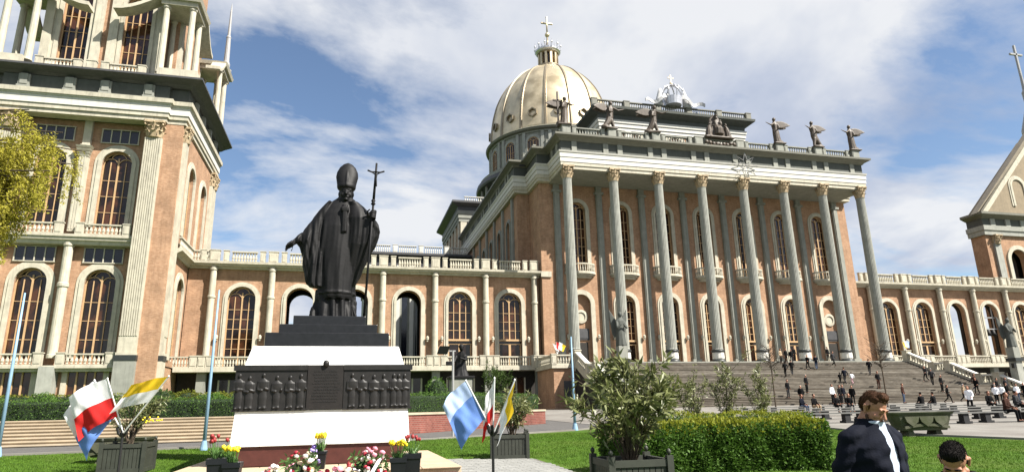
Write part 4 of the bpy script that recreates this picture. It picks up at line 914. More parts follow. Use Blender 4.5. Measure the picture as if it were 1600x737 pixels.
# ================================================================== MONUMENT
MX, MY = -.5, 16.0
PED = thing('monument_pedestal', 'battered white monument pedestal with dark bronze relief frieze and stepped black top', 'pedestal', (MX, MY+1.7, .5))
MB().box(MX-1.86, MX+1.86, MY+.06, MY+3.3, .5, .93).obj('maroon_plinth', 'maroon', PED)
mb = MB(); mb.frustum(MX-2.0, MX+2.0, MY, MY+3.4, .932, MX-1.95, MX+1.95, MY+.08, MY+3.3, 1.715); mb.obj('lower_block', 'pedestal', PED)
MB().frustum(MX-1.86, MX+1.86, MY+.25, MY+3.2, 2.735, MX-1.73, MX+1.73, MY+.5, MY+3.0, 3.22).obj('upper_block', 'pedestal', PED)
MB().box(MX-1.93, MX+1.93, MY+.15, MY+3.25, 1.717, 2.733).obj('core', 'relief', PED)
fr = MB(); fr.box(MX-2.0, MX-.41, MY+.05, MY+.2, 1.72, 2.73); rl = fr.obj('relief_panel', 'relief', PED)
fr = MB(); fr.box(MX+.41, MX+2.0, MY+.05, MY+.2, 1.72, 2.73); rr_ = fr.obj('relief_panel', 'relief', PED)
fr = MB(); fr.box(MX-.408, MX+.408, MY+.03, MY+.2, 1.72, 2.74); pq = fr.obj('inscription_plaque', 'plaque', PED)
MB().box(MX-2.04, MX-.412, MY+.02, MY+.2, 2.62, 2.742).obj('relief_cornice', 'relief', rl); MB().box(MX+.412, MX+2.04, MY+.02, MY+.2, 2.62, 2.742).obj('relief_cornice', 'relief', rr_)
MB().box(MX-2.04, MX-.412, MY+.035, MY+.2, 1.70, 1.75).obj('relief_ledge', 'relief', rl); MB().box(MX+.412, MX+2.04, MY+.035, MY+.2, 1.70, 1.75).obj('relief_ledge', 'relief', rr_)
mb = MB(); mb.ell((MX, MY+.01, 2.77), (.075, .06, .085), 10, 8); mb.obj('boss', 'relief', pq, True)
# raised letter lines on the plaque (too small to read in the photo: plain raised strokes)
mb = MB()
for k in range(11):
    z_ = 2.58-.07*k; x_ = MX-.3+random.random()*.06
    while x_ < MX+.28:
        w_ = random.uniform(.02, .07); mb.box(x_, x_+w_, MY+.024, MY+.032, z_, z_+.028); x_ += w_+.018
o_ = mb.obj('raised_text', 'relief', pq); o_['kind'] = 'stuff'
def relief_figure(seed, arm):
    r = random.Random(seed); mb = MB(); h = r.uniform(.72, .80); w = r.uniform(.075, .095); y = -.045
    Rg = []
    for (z_, f) in ((0, 1.0), (.1, .85), (.3, .95), (.48, .8), (.62, 1.15), (.74, 1.2), (.8, .7), (.83, .35)):
        Rg.append([(w*f*math.cos(a)*(1+.12*math.sin(5*a+seed)), y*.5+.055*f*math.sin(a), z_*h) for a in [2*PI*k/12 for k in range(12)]])
    mb.rings(Rg); mb.ell((0, y*.6, .915*h), (.042, .045, .055), 8, 6)
    for s in (-1, 1):
        e = (s*w*1.15, y, .52*h); mb.cap((s*w*1.0, y*.6, .74*h), e, .03, .025, 6)
        hnd = (s*w*arm, y*2.2, .55*h) if s > 0 else (-.02, y*2.2, .5*h); mb.cap(e, hnd, .025, .02, 6)
    for s in (-1, 1): mb.cap((s*.04, y*.6, .02), (s*.05, y*2.2, .015), .025, .02, 6)
    return remesh(mb, 'relief_figure', .013, 2)
k = 0
for x_, rp in [(-1.9, rl), (-1.68, rl), (-1.38, rl), (-1.08, rl), (-.79, rl), (-.55, rl), (.62, rr_), (.86, rr_), (1.13, rr_), (1.36, rr_), (1.6, rr_), (1.72, rr_), (1.86, rr_)]:
    me = relief_figure(k, random.uniform(-.5, 1.8)); me.materials.append(M['relief']); o_ = inst(me, 'relief_figure', rp, Vector((MX+x_, MY+.06, 1.755))-PED.location); o_.scale = (1.08, .6, 1.03); k += 1
for k, (a, z0, z1, yy) in enumerate([(1.49, 3.222, 3.57, .62), (1.2, 3.572, 3.81, .86), (.9, 3.812, 4.06, 1.1)]):
    MB().box(MX-a, MX+a, MY+yy, MY+yy+2*a*.62, z0, z1).obj('black_step', 'granite', PED)
PL = thing('monument_platform', 'low platform of beige stone slabs under the monument', 'platform', (MX, 16, .2))
MB().box(-3.5, 2.42, 14.1, 19.9, .1, .465).obj('slab', 'beige', PL)
MB().box(-3.3, 2.2, 12.0, 14.1, .05, .30).obj('front_step', 'beige', PL)
for i in range(7):
    MB().box(-3.5+.846*i+.006, -3.5+.846*(i+1)-.006, 14.03, 15.9, .467, .502).obj('paving_slab', 'beige', PL)
    if i in (0, 6):
        for j in range(2): MB().box(-3.5+.846*i+.006, -3.5+.846*(i+1)-.006, 15.91+2.0*j, 17.9+2.0*j, .467, .502).obj('paving_slab', 'beige', PL)
for s in (-1, 1): MB().box(MX+s*2.3-.45, MX+s*2.3+.45, 13.5, 13.8, .3, .42).obj('flower_shelf', 'maroon', PL)

for o_ in list(PED.children)+list(PL.children):
    if o_.name.split('.')[0] in ('maroon_plinth', 'lower_block', 'upper_block', 'black_step', 'slab', 'front_step', 'paving_slab', 'relief_panel'):
        b_ = o_.modifiers.new('edge', 'BEVEL'); b_.width = .014; b_.segments = 2; b_.limit_method = 'ANGLE'
# ------------------------------------------------------------------ papal statue
def stack(mb, L, seg=32, fold=None):
    Rg = []
    for (cx, cy, z, rx, ry) in L:
        Rg.append([(cx+rx*math.cos(a)*(1+(fold(a, z) if fold else 0)), cy+ry*math.sin(a)*(1+(fold(a, z) if fold else 0)), z) for a in [2*PI*k/seg for k in range(seg)]])
    return mb.rings(Rg)
def hand(mb, wrist, d, palm_n, s=1., curl=.35, spread=.25, side=1):
    """palm + five fingers; d = pointing direction, palm_n = palm normal (curl direction)"""
    w = Vector(wrist); d = Vector(d).normalized(); n = Vector(palm_n); n = (n-d*n.dot(d)).normalized(); t = d.cross(n)*side
    mb.cap(w, w+d*.035*s, .028*s, .036*s, 8)
    mb.rings([[tuple(w+d*q*s+t*a*s+n*b*s) for a, b in ((-.042, -.014), (.042, -.014), (.042, .014), (-.042, .014))] for q in (.02, .055, .1)])
    for i, (off, ln) in enumerate(((-.033, .070), (-.011, .080), (.011, .075), (.033, .058))):
        b0 = w+d*.095*s+t*off*s; dd = (d+t*off*spread*8).normalized()
        p1 = b0+(dd*math.cos(curl)+n*math.sin(curl))*ln*.45*s; p2 = p1+(dd*math.cos(curl*2.2)+n*math.sin(curl*2.2))*ln*.33*s; p3 = p2+(dd*math.cos(curl*3)+n*math.sin(curl*3))*ln*.26*s
        mb.cap(b0, p1, .0105*s, .010*s, 6); mb.cap(p1, p2, .010*s, .009*s, 6); mb.cap(p2, p3, .009*s, .0075*s, 6)
    b0 = w+d*.03*s-t*.036*s; p1 = b0+(d*.6-t*.7+n*.35).normalized()*.042*s; p2 = p1+(d*.85-t*.3+n*.4).normalized()*.034*s
    mb.cap(b0, p1, .0135*s, .012*s, 6); mb.cap(p1, p2, .012*s, .009*s, 6)
K = 1.25
PS = thing('pope_statue', 'black bronze statue of a robed man in a tall mitre holding a crucifix staff', 'statue', (-.40, MY+1.75, 4.06))
mb = MB()
fo = lambda a, z: .035*math.sin(9*a+2*z)*max(0, min(1, (2.3-z)/1.5))
stack(mb, [(-.02, .04, 0, .50, .38), (-.02, .04, .06, .49, .37), (-.02, .03, .3, .43, .33), (-.02, .02, .62, .40, .30)], 40, lambda a, z: .06*math.sin(11*a+1.3*math.sin(3*z)))
stack(mb, [(0, -.02, .40, .355, .32), (0, -.03, .46, .365, .335), (0, -.03, .9, .40, .34), (0, -.03, 1.5, .45, .345), (.01, -.02, 2.0, .49, .34), (.03, -.01, 2.3, .49, .31), (.06, 0, 2.48, .42, .27), (.09, -.01, 2.6, .31, .22), (.11, -.03, 2.70, .19, .17), (.12, -.05, 2.76, .13, .13)], 40, fo)
lz = [.66, .72, .9, 1.15, 1.4, 1.56, 1.66, 1.72, 1.85, 2.0, 2.2, 2.4, 2.52, 2.6]; lb = [-.54, -.61, -.65, -.70, -.76, -.82, -.87, -.85, -.78, -.69, -.57, -.44, -.34, -.24]; 
stack(mb, [((b_-.18)/2, -.03-.08*max(0, min(1, (2.2-z_)/1.0)), z_, max(.05, (-.18-b_)/2), .15+.07*min(1, (z_-.6)/1.2)) for z_, b_ in zip(lz, lb)], 40, lambda a, z: .05*math.sin(13*a+4*z)*max(0, min(1, (2.3-z)/.8)))
rz_ = [.70, .8, 1.0, 1.2, 1.43, 1.6, 1.8, 1.95, 2.08, 2.2, 2.35, 2.5, 2.6]; rb = [.38, .44, .53, .62, .71, .80, .87, .89, .86, .79, .68, .55, .42]
stack(mb, [((b_+.15)/2, -.06-.12*max(0, min(1, (z_-.9)/.8))*max(0, min(1, (2.5-z_)/.3)), z_, max(.05, (b_-.15)/2), .15+.09*min(1, max(0, (z_-.7)/.9))) for z_, b_ in zip(rz_, rb)], 40, lambda a, z: .05*math.sin(12*a-5*z)*max(0, min(1, (2.3-z)/.8)))
# head, mitre, collar
mb.cap((.11, -.05, 2.62), (.12, -.09, 2.8), .12, .11)
mb.ell((.125, -.12, 2.80), (.145, .165, .20), 16, 12); mb.ell((.125, -.17, 2.70), (.105, .11, .085)); mb.cap((.125, -.27, 2.83), (.125, -.315, 2.755), .026, .036, 8)
for s in (-1, 1):
    mb.ell((.125+s*.15, -.09, 2.80), (.025, .045, .065)); mb.cap((.125+s*.03, -.275, 2.87), (.125+s*.10, -.25, 2.86), .022, .02, 6); mb.ell((.125+s*.075, -.23, 2.75), (.05, .05, .055)); mb.ell((.125+s*.055, -.265, 2.82), (.028, .02, .018))
mb.cap((.085, -.275, 2.695), (.165, -.275, 2.695), .018, .018, 6); mb.ell((.125, -.25, 2.635), (.05, .045, .035))
stack(mb, [(.125, -.11, 2.88, .165, .18), (.125, -.115, 2.93, .185, .195), (.125, -.115, 2.99, .205, .195), (.128, -.105, 3.1, .225, .175), (.13, -.095, 3.2, .245, .16), (.135, -.085, 3.32, .232, .14), (.138, -.075, 3.44, .178, .11), (.14, -.07, 3.52, .105, .07), (.14, -.07, 3.565, .015, .015)], 28)
stack(mb, [(.125, -.115, 2.915, .20, .205), (.125, -.115, 2.95, .205, .21), (.125, -.115, 2.985, .212, .205)], 28)
mb.tube([(.125, -.32, 2.95), (.13, -.29, 3.1), (.13, -.25, 3.2), (.135, -.2, 3.34), (.138, -.15, 3.46)], .022, 6)
for zc in (3.05, 3.15, 3.25, 3.34):
    for s in (-1, 1): mb.tube([(.13, -.29+.35*(zc-3.05), zc), (.13+s*.09, -.25+.33*(zc-3.05), zc+.05), (.13+s*.15, -.18+.3*(zc-3.05), zc+.03)], [.016, .014, .008], 5)
stack(mb, [(.11, -.04, 2.60, .24, .2), (.115, -.05, 2.66, .23, .2), (.12, -.06, 2.70, .17, .16)], 28)
# forearm + holding hand
mb.cap((.80, -.22, 1.92), (.71, -.36, 2.13), .10, .075)
hd = MB(); staff_x = lambda z: .60+(z+.15)*.045
for i in range(4):
    zc = 2.17+.05*i; c = Vector((staff_x(zc), -.45, zc)); P = [c+Vector((.075*math.cos(t), .075*math.sin(t), .004)) for t in [R(70-38*q) for q in range(6)]]
    hd.tube([tuple(p) for p in P], [.026]*5+[.018], 6)
hd.cap((.71, -.36, 2.14), (.69, -.40, 2.30), .06, .055); hd.tube([(.66, -.38, 2.2), (.60, -.43, 2.26), (.60, -.49, 2.31), (.65, -.525, 2.35)], [.03, .027, .024, .018], 6)
mb.v += hd.v[:]; 
off = len(mb.v)-len(hd.v); mb.f += [tuple(i+off for i in f) for f in hd.f]
# open hand reaching down on the viewer's left
mb.cap((-.74, -.15, 1.78), (-.91, -.2, 1.62), .085, .06)
hand(mb, (-.90, -.2, 1.63), (-.72, -.25, -.62), (.2, -.5, -.8), 1.75, .22, .3, 1)
# pallium strip and ornaments
mb.rings([[(x_, y_, z_) for x_, y_ in ((.07, -.33), (.17, -.33), (.17, -.395), (.07, -.395))] for z_ in (1.85, 2.05, 2.3)]+[[(.075, -.25, 2.5), (.165, -.25, 2.5), (.165, -.315, 2.5), (.075, -.315, 2.5)]])
mb.box(.04, .20, -.40, -.30, 2.33, 2.43)
stack(mb, [(0, -.03, .52, .385, .355), (0, -.03, .56, .385, .355)], 40, fo)
def folds(co, no):
    x, y, z = co[:, 0], co[:, 1], co[:, 2]
    m = np.clip((2.45-z)/.5, 0, 1)*np.clip(1-np.abs(no[:, 2])*1.2, 0, 1)
    centre = np.clip((np.abs(x-.02)-.22)/.15, 0.12, 1)
    slant = np.where(x < -.3, (x+.3)*.9, np.where(x > .4, (x-.4)*-1.2, 0))
    d = .020*np.sin(30*(x+slant*(2.4-z)*.35)+2.5*np.sin(1.7*z)+y*8)+.010*np.sin(61*x+9*y+3*np.sin(2.3*z))
    alb = np.clip((.42-z)/.05, 0, 1); d = d*m*centre+alb*.022*np.sin(34*x+12*y)
    return co+no*d[:, None]
me = remesh(mb, 'robed_figure', .0155, 2, folds); me.materials.append(M['bronze']); me.transform(Matrix.Scale(K, 4))
inst(me, 'robed_figure', PS)
stf = MB(); P0 = Vector((.60, -.45, -.16)); P1 = Vector((staff_x(3.0), -.45, 3.0)); dv = (P1-P0).normalized()
stf.tube([tuple(P0+(P1-P0)*t) for t in (0, .5, .84)], [.026, .024, .024], 8)
stf.lathe([(.02, 0), (.055, .03), (.03, .07), (.05, .11), (.02, .15)], tuple(P0+(P1-P0)*.83), 10)
stf.tube([tuple(P0+(P1-P0)*.86), tuple(P0+(P1-P0)*1.0), (staff_x(3.46), -.45, 3.46)], [.03, .026, .022], 8)
sm = stf.mesh('staff', 'bronze', True); sm.transform(Matrix.Scale(K, 4)); so = inst(sm, 'staff', PS)
cr = MB(); cz = 3.28; cx_ = staff_x(cz); cr.tube([(cx_-.185, -.45, cz-.0), (cx_-.09, -.45, cz-.035), (cx_, -.45, cz-.03), (cx_+.09, -.45, cz-.035), (cx_+.185, -.45, cz)], .02, 6)
cr.cap((cx_, -.49, cz-.10), (cx_-.005, -.49, cz-.2), .032, .026, 6); cr.cap((cx_, -.49, cz-.2), (cx_+.02, -.50, cz-.38), .024, .012, 6); cr.ell((cx_, -.51, cz-.04), (.024, .024, .03), 8, 6)
for s in (-1, 1): cr.cap((cx_+s*.02, -.49, cz-.1), (cx_+s*.16, -.475, cz-.01), .014, .009, 6)
cm_ = cr.mesh('crucifix', 'bronze', True); cm_.transform(Matrix.Scale(K, 4)); inst(cm_, 'crucifix', so)

# ================================================================== ROOF SCULPTURE
def angel_mesh(kind):
    mb = MB()
    if kind == 'stand':
        stack(mb, [(.1, 0, 0, .42, .36), (.05, 0, .5, .36, .3), (.0, 0, 1.2, .34, .26), (-.02, 0, 1.6, .3, .23), (-.04, 0, 2.1, .38, .25), (-.05, 0, 2.35, .2, .16), (-.06, 0, 2.5, .12, .12)], 16, lambda a, z: .08*math.sin(7*a+z)); hp = Vector((-.1, -.05, 2.68)); sh = Vector((-.05, 0, 2.2))
    else:
        stack(mb, [(.75, 0, .25, .25, .2), (.45, 0, .35, .34, .28), (.2, 0, .7, .36, .3), (.0, 0, 1.2, .34, .28), (-.05, 0, 1.7, .32, .25), (-.12, 0, 2.1, .36, .25), (-.14, 0, 2.35, .2, .16), (-.16, 0, 2.5, .12, .12)], 16, lambda a, z: .08*math.sin(7*a+z)); mb.cap((-.1, -.1, .9), (-.3, -.15, .1), .2, .13); mb.ell((.5, 0, .1), (.5, .4, .2)); hp = Vector((-.2, -.05, 2.68)); sh = Vector((-.12, 0, 2.2))
    mb.ell(tuple(hp), (.16, .17, .21)); mb.ell(tuple(hp+Vector((.05, .04, .03))), (.18, .19, .2))
    mb.cap(tuple(sh+Vector((-.2, -.15, 0))), tuple(sh+Vector((-.65, -.35, -.3))), .11, .085); mb.cap(tuple(sh+Vector((-.65, -.35, -.3))), tuple(sh+Vector((-1.2, -.4, -.12))), .08, .05); mb.ell(tuple(sh+Vector((-1.28, -.4, -.08))), (.1, .05, .04))
    mb.cap(tuple(sh+Vector((.2, -.15, -.05))), tuple(sh+Vector((.3, -.3, -.5))), .11, .085); mb.cap(tuple(sh+Vector((.3, -.3, -.5))), tuple(sh+Vector((.02, -.5, -.6))), .08, .055)
    for s, up_, L in ((-1, .25, 1.0), (1, -.0, .9)):
        Rg = []
        for t in (0, .25, .5, .75, 1.0):
            c = sh+Vector((.15+t*1.75*L, .22+s*.22*t, .15+up_*.6*t-.35*t*t)); h = (.28+.55*t*(1-t)*2)*(1-.75*t**3); Rg.append([tuple(c+Vector((.0, .05, h*.6))), tuple(c+Vector((.02, -.05, h*.6))), tuple(c+Vector((-.1-.1*t, -.05, -h))), tuple(c+Vector((-.12-.1*t, .05, -h)))])
        mb.rings(Rg)
    mb.ell((.45, .1, .18), (.38, .3, .3)); mb.box(-.55, .75, -.5, .5, -.12, .04)
    me = remesh(mb, 'angel_figure', .045, 2); me.materials.append(M['statue']); return me
aS, aK = angel_mesh('stand'), angel_mesh('kneel')
def mirror(me, n):
    m2 = me.copy(); m2.transform(Matrix.Scale(-1, 4, (1, 0, 0))); m2.flip_normals(); m2.name = n; return m2
aSm, aKm = mirror(aS, 'angel_figure'), mirror(aK, 'angel_figure')
labs = ['winged bronze angel on the left front corner of the portico, in front of the dome', 'crouching bronze angel second from the left corner of the portico roof', 'bronze angel third from the left, between the corner and the central group', 'bronze angel on the portico roof nearest the right of the central group', 'leaping bronze angel between the two right-hand roof angels', 'bronze angel on the far right corner of the portico roof']
for i, k in enumerate((0, 1, 2, 5, 6, 7)):
    x = CX+(k-3.5)*S0; me = (aSm, aKm, aKm, aS, aK, aS)[i]
    o = inst(me, 'angel_statue', None, (x, YB-.05, 35.42), (-.1, .15, -.2, 0, .1, -.05)[i]); o.scale = (1.32,)*3; tag(o, labs[i], 'statue', 'angels on the portico roof')
tall = MB().bar((0, 0, 0), (0, 0, 4.6), .2).bar((-.6, 0, 3.4), (.6, 0, 3.4), .2)
o = inst(tall.mesh('staff', 'statue'), 'angel_cross', None, (CX-3.5*S0-.75, YB+.2, 35.4)); tag(o, 'tall dark cross carried beside the left corner angel', 'cross')
# seated central group
mb = MB()
stack(mb, [(0, .2, 0, 1.25, .6), (0, .2, .9, 1.2, .55), (0, .35, 1.6, 1.0, .3), (0, .4, 2.6, .8, .22), (0, .4, 3.2, .35, .18)], 20)
stack(mb, [(0, -.3, .3, .6, .5), (0, -.35, 1.1, .55, .5), (0, 0, 1.7, .42, .32), (0, .05, 2.2, .45, .26), (0, .05, 2.45, .2, .16)], 20, lambda a, z: .07*math.sin(8*a))
mb.ell((0, 0, 2.72), (.2, .21, .26)); mb.lathe([(.2, 2.92), (.26, 3.1), (.1, 3.05)], seg=10); mb.ell((.3, -.4, 1.75), (.2, .2, .35)); mb.ell((.3, -.4, 2.18), (.13, .13, .15))
for s in (-1, 1):
    stack(mb, [(s*1.35, -.1, 0, .45, .5), (s*1.3, -.1, .7, .36, .4), (s*1.2, -.1, 1.3, .3, .28), (s*1.15, -.15, 1.55, .13, .12)], 16, lambda a, z: .07*math.sin(7*a)); mb.ell((s*1.12, -.18, 1.75), (.16, .17, .2)); mb.cap((s*1.1, -.3, 1.3), (s*.75, -.5, 1.5), .1, .07)
mb.box(-2, 2, -.6, .8, -.2, .05)
me = remesh(mb, 'seated_group', .055, 2); me.materials.append(M['statue']); o = inst(me, 'seated_group', None, (CX, YB-.2, 35.45)); o.scale = (1.05,)*3; tag(o, 'bronze group with seated crowned figure at the middle of the portico roof', 'statue')
# ornament in front of the group: garland on the balustrade
gl_ = MB()
for i in range(9): gl_.ell((CX-2+.5*i, YB-.62, 34.6-.25*math.sin(i/8*PI)+.08*math.sin(i*3)), (.3, .18, .26), 7, 5)
o = gl_.obj('roof_garland', 'statue', None, True); tag(o, 'carved garland of fruit on the balustrade below the seated group', 'garland')
# crown with white banners on the attic
CRN = thing('attic_crown', 'white and gold crown with unrolled white banners on the attic roof edge', 'crown sculpture', (CX, AY-.4, 45.1))
M['bannerwhite'] = mat('banner_white', (.62, .62, .63), .6, .08, 2)
for s in (-1, 1):
    mb = MB(); Rg = []
    for t in range(12):
        u = t/11; x_ = CX+s*(.9+4.0*u); z_ = 45.0+.9*(1-u)+.35*math.sin(u*9); y_ = AY-1.2-.25*math.sin(u*7); hh = .75-.3*u
        Rg.append([(x_, y_, z_), (x_, y_-.12, z_), (x_, y_-.15+.1*math.sin(u*11), z_+hh), (x_, y_+.05, z_+hh)])
    mb.rings(Rg); mb.obj('banner', 'bannerwhite', CRN)
    mb = MB(); stack(mb, [(CX+s*2.4, AY-.6, 45.1, .7, .5), (CX+s*2.2, AY-.6, 46.2, .5, .4), (CX+s*2.0, AY-.6, 47.3, .35, .3), (CX+s*1.95, AY-.6, 47.9, .2, .2)], 14, lambda a, z: .12*math.sin(5*a+z)); mb.obj('cloud_scroll', 'bannerwhite', CRN, True)
mb = MB(); mb.lathe([(1.3, 45.2), (1.5, 46.4), (1.35, 46.4), (1.1, 45.3)], (CX, AY-.6, 0), 20)
for k in range(8):
    a = 2*PI*k/8; c_, s_ = math.cos(a), math.sin(a); mb.tube([(CX+1.4*c_, AY-.6+1.4*s_, 46.3), (CX+1.65*c_, AY-.6+1.65*s_, 47.4), (CX+1.1*c_, AY-.6+1.1*s_, 48.3), (CX+.15*c_, AY-.6+.15*s_, 48.7)], .12, 5); mb.ell((CX+1.65*c_, AY-.6+1.65*s_, 47.4), (.2, .2, .2), 6, 4)
mb.obj('crown', 'crown', CRN)
mb = MB(); mb.ell((CX, AY-.6, 48.9), (.28, .28, .28)); mb.bar((CX, AY-.6, 48.9), (CX, AY-.6, 50.4), .14); mb.bar((CX-.45, AY-.6, 49.9), (CX+.45, AY-.6, 49.9), .14); mb.obj('orb_cross', 'gold', CRN)
# angels on grey pillars flanking the stairs
for X, lab, gname in ((24.05, 'weathered grey winged angel on a square pillar left of the portico stairs', 0), (69.3, 'weathered grey winged angel on a square pillar at the right edge of the photo', 1)):
    pil = thing('square_pillar', ('tall grey square pillar with dark collar rising behind the large oleander' if not gname else 'tall grey square pillar with dark collar at the right end of the stairs'), 'pillar', (X, 54.3, 1.3), group='pillars flanking the stairs')
    MB().box(X-.42, X+.42, 53.9, 54.7, 1.2, 5.4).obj('shaft', 'column', pil); MB().box(X-.55, X+.55, 53.75, 54.85, 5.402, 5.75).obj('collar', 'ring', pil); MB().box(X-.42, X+.42, 53.9, 54.7, 5.752, 6.9).obj('block', 'grey', pil)
    MB().box(X-.75, X-.5, 53.9, 54.2, 4.7, 5.2).obj('floodlight', 'iron', pil)
    mb = MB(); stack(mb, [(0, 0, 0, .4, .35), (0, 0, .7, .33, .28), (0, 0, 1.3, .28, .22), (0, 0, 1.75, .36, .22), (0, 0, 2.0, .15, .13)], 16, lambda a, z: .08*math.sin(7*a+z)); mb.ell((0, -.06, 2.2), (.15, .17, .2))
    for s in (-1, 1):
        mb.cap((s*.28, -.05, 1.7), (s*.35, -.3, 1.25), .1, .08); mb.cap((s*.35, -.3, 1.25), (s*.06, -.42, 1.5), .08, .05)
        mb.rings([[tuple(Vector((s*(.12+t*.55), .25+.1*t, 1.75+t*.9-h)) + Vector((0, dy, 0))) if q else tuple(Vector((s*(.12+t*.55), .25+.1*t, 1.75+t*.9)) + Vector((0, dy, 0))) for q, dy in ((0, -.05), (0, .05), (1, .05), (1, -.05))] for t, h in ((0, .6), (.35, 1.5), (.7, 1.5), (1, .6))])
    me = remesh(mb, 'pillar_angel', .04, 2); me.materials.append(M['frieze']); o = inst(me, 'pillar_angel', None, (X, 54.3, 6.9)); o.scale = (1.3,)*3; tag(o, lab, 'statue', 'angels on the pillars')
# kneeling bronze on white plinth, with a floodlight pole in front
kp = thing('white_plinth', 'white plinth carrying the kneeling bronze figure before the left wing', 'plinth', (7.78, 45.6, TZ)); MB().box(7.05, 8.5, 45.0, 46.2, TZ, 3.72).box(6.95, 8.6, 44.9, 46.3, TZ, 1.9).obj('block', 'grey', kp)
mb = MB(); stack(mb, [(0, .1, 0, .62, .5), (0, .15, .5, .42, .4), (0, .1, .95, .34, .28), (.02, 0, 1.4, .36, .24), (.05, -.1, 1.65, .16, .14)], 18, lambda a, z: .07*math.sin(8*a+2*z)); mb.ell((.02, -.2, 1.85), (.15, .17, .2)); mb.ell((.02, -.18, 1.95), (.18, .19, .16))
mb.cap((.33, -.05, 1.35), (.25, -.4, 1.1), .11, .08); mb.cap((.25, -.4, 1.1), (-.1, -.55, 1.2), .08, .05); mb.cap((-.3, -.05, 1.35), (-.45, -.35, 1.0), .11, .08); mb.cap((-.45, -.35, 1.0), (-.75, -.5, .95), .08, .05); mb.box(-.8, .8, -.6, .6, -.06, .1); mb.box(-1.0, -.55, -.6, -.35, .75, 1.0)
me = remesh(mb, 'kneeling_figure', .03, 2); me.materials.append(M['bronze']); o = inst(me, 'kneeling_statue', None, (7.78, 45.6, 3.8)); o.scale = (1.12,)*3; tag(o, 'dark bronze kneeling figure on the white plinth left of the portico', 'statue')
fl = thing('floodlight_pole', 'thin grey pole with a black floodlight beside the kneeling bronze figure', 'floodlight', (4.0, 25.2, .6)); MB().tube([(4.0, 25.2, .5), (4.0, 25.2, 3.9)], .045, 8).bar((3.6, 25.2, 3.88), (4.1, 25.2, 3.88), .05).obj('pole', 'polgrey', fl); MB().frustum(3.35, 3.75, 25.05, 25.2, 3.75, 3.45, 3.85, 24.95, 25.15, 4.05).obj('lamp_head', 'iron', fl)

# ================================================================== PLANTS
def add_stuff_leaves(name, P, L, Wd, mt, parent, nrm=None, tilt=.9, loc=None):
    V, F = leaves(P, L, Wd, nrm, tilt); me = raw_mesh(name, V, F, mt); o = inst(me, name, parent, loc or (0, 0, 0)); return o
def boxhedge(name, label, pts, w, h, base, n, cat='hedge', top=None, leaf=.06, group=None, rnd=.12, topmat=None, core='hedgecore'):
    """hedge along polyline pts [(x,y)], with real leaf faces over a dark core"""
    H = thing(name, label, cat, (pts[0][0], pts[0][1], base), group=group); Lc = Vector(H.location)
    mb = MB(); r = rnd; prof = [(-w/2+.06, base), (-w/2+.06, base+h-r-.05), (-w/2+r+.03, base+h-.07), (w/2-r-.03, base+h-.07), (w/2-.06, base+h-r-.05), (w/2-.06, base)]
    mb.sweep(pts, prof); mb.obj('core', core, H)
    P = np.array(pts, float); seg = np.linalg.norm(np.diff(P, axis=0), axis=1); cum = np.r_[0, np.cumsum(seg)]; tot = cum[-1]
    def sample(m, zone):
        s = RNG.random(m)*tot; i = np.clip(np.searchsorted(cum, s, 'right')-1, 0, len(seg)-1); t = (s-cum[i])/seg[i]
        a, b = P[i], P[i+1]; d = (b-a)/seg[i][:, None]; nn = np.stack([d[:, 1], -d[:, 0]], 1); c = a+(b-a)*t[:, None]
        if zone == 'top': u = (RNG.random(m)-.5)*w; z = h-np.maximum(0, np.abs(u)-(w/2-r))**2/r/1.0; n3 = np.c_[nn*(u/w*.8)[:, None], np.ones(m)]
        else: sg = 1 if zone == 'front' else -1; z = RNG.random(m)*h; u = sg*(w/2-np.maximum(0, z-(h-r))**2/r); n3 = np.c_[nn*sg, np.full(m, .35)]
        lump = .035*np.sin(s*3.1)+.03*np.sin(s*7.7+z*4)+RNG.normal(0, .025, m)
        p = np.c_[c+nn*(u+lump*np.sign(u if zone != 'top' else 1))[:, None], base+z+(lump if zone == 'top' else 0)]
        return p, n3/np.linalg.norm(n3, axis=1, keepdims=True)
    a1, n1 = sample(int(n*.5), 'front'); a2, n2 = sample(int(n*.2), 'back')
    e = []; en = []
    for end, sg in ((0, -1), (-1, 1)):
        m = int(n*.04*w/.8)+20; dd = (P[1]-P[0])/seg[0] if end == 0 else (P[-1]-P[-2])/seg[-1]; nn = np.array([dd[1], -dd[0]])
        u = (RNG.random(m)-.5)*w; z = RNG.random(m)*h; e.append(np.c_[P[end]+nn*u[:, None]+dd*sg*RNG.normal(.0, .02, m)[:, None], base+z]); en.append(np.tile(np.r_[dd*sg, .3], (m, 1)))
    b1, m1 = sample(int(n*.3), 'top')
    add_stuff_leaves('foliage', np.r_[a1, a2, *e]-np.array(Lc), leaf, leaf*.5, 'hedge', H, np.r_[n1, n2, *en], .8)
    add_stuff_leaves('top_growth', b1-np.array(Lc), leaf, leaf*.5, topmat or 'hedge', H, m1, .8)
    return H
boxhedge('clipped_hedge', 'long clipped hedge above the beige garden steps at left', [(-16.5, 30.6), (-3.6, 30.6)], 1.1, .78, TZ, 9000, group='clipped garden hedges')
boxhedge('clipped_hedge', 'clipped hedge at the left photo edge beyond the garden steps', [(-30, 30.7), (-17, 30.7)], 1.1, .74, TZ, 5000, group='clipped garden hedges')
boxhedge('clipped_hedge', 'clipped hedge on the red brick wall right of the monument', [(-1.0, 30.2), (2.3, 30.1), (5.2, 32.1), (10.2, 36.4)], 1.2, .82, TZ-.02, 9000, group='clipped garden hedges')
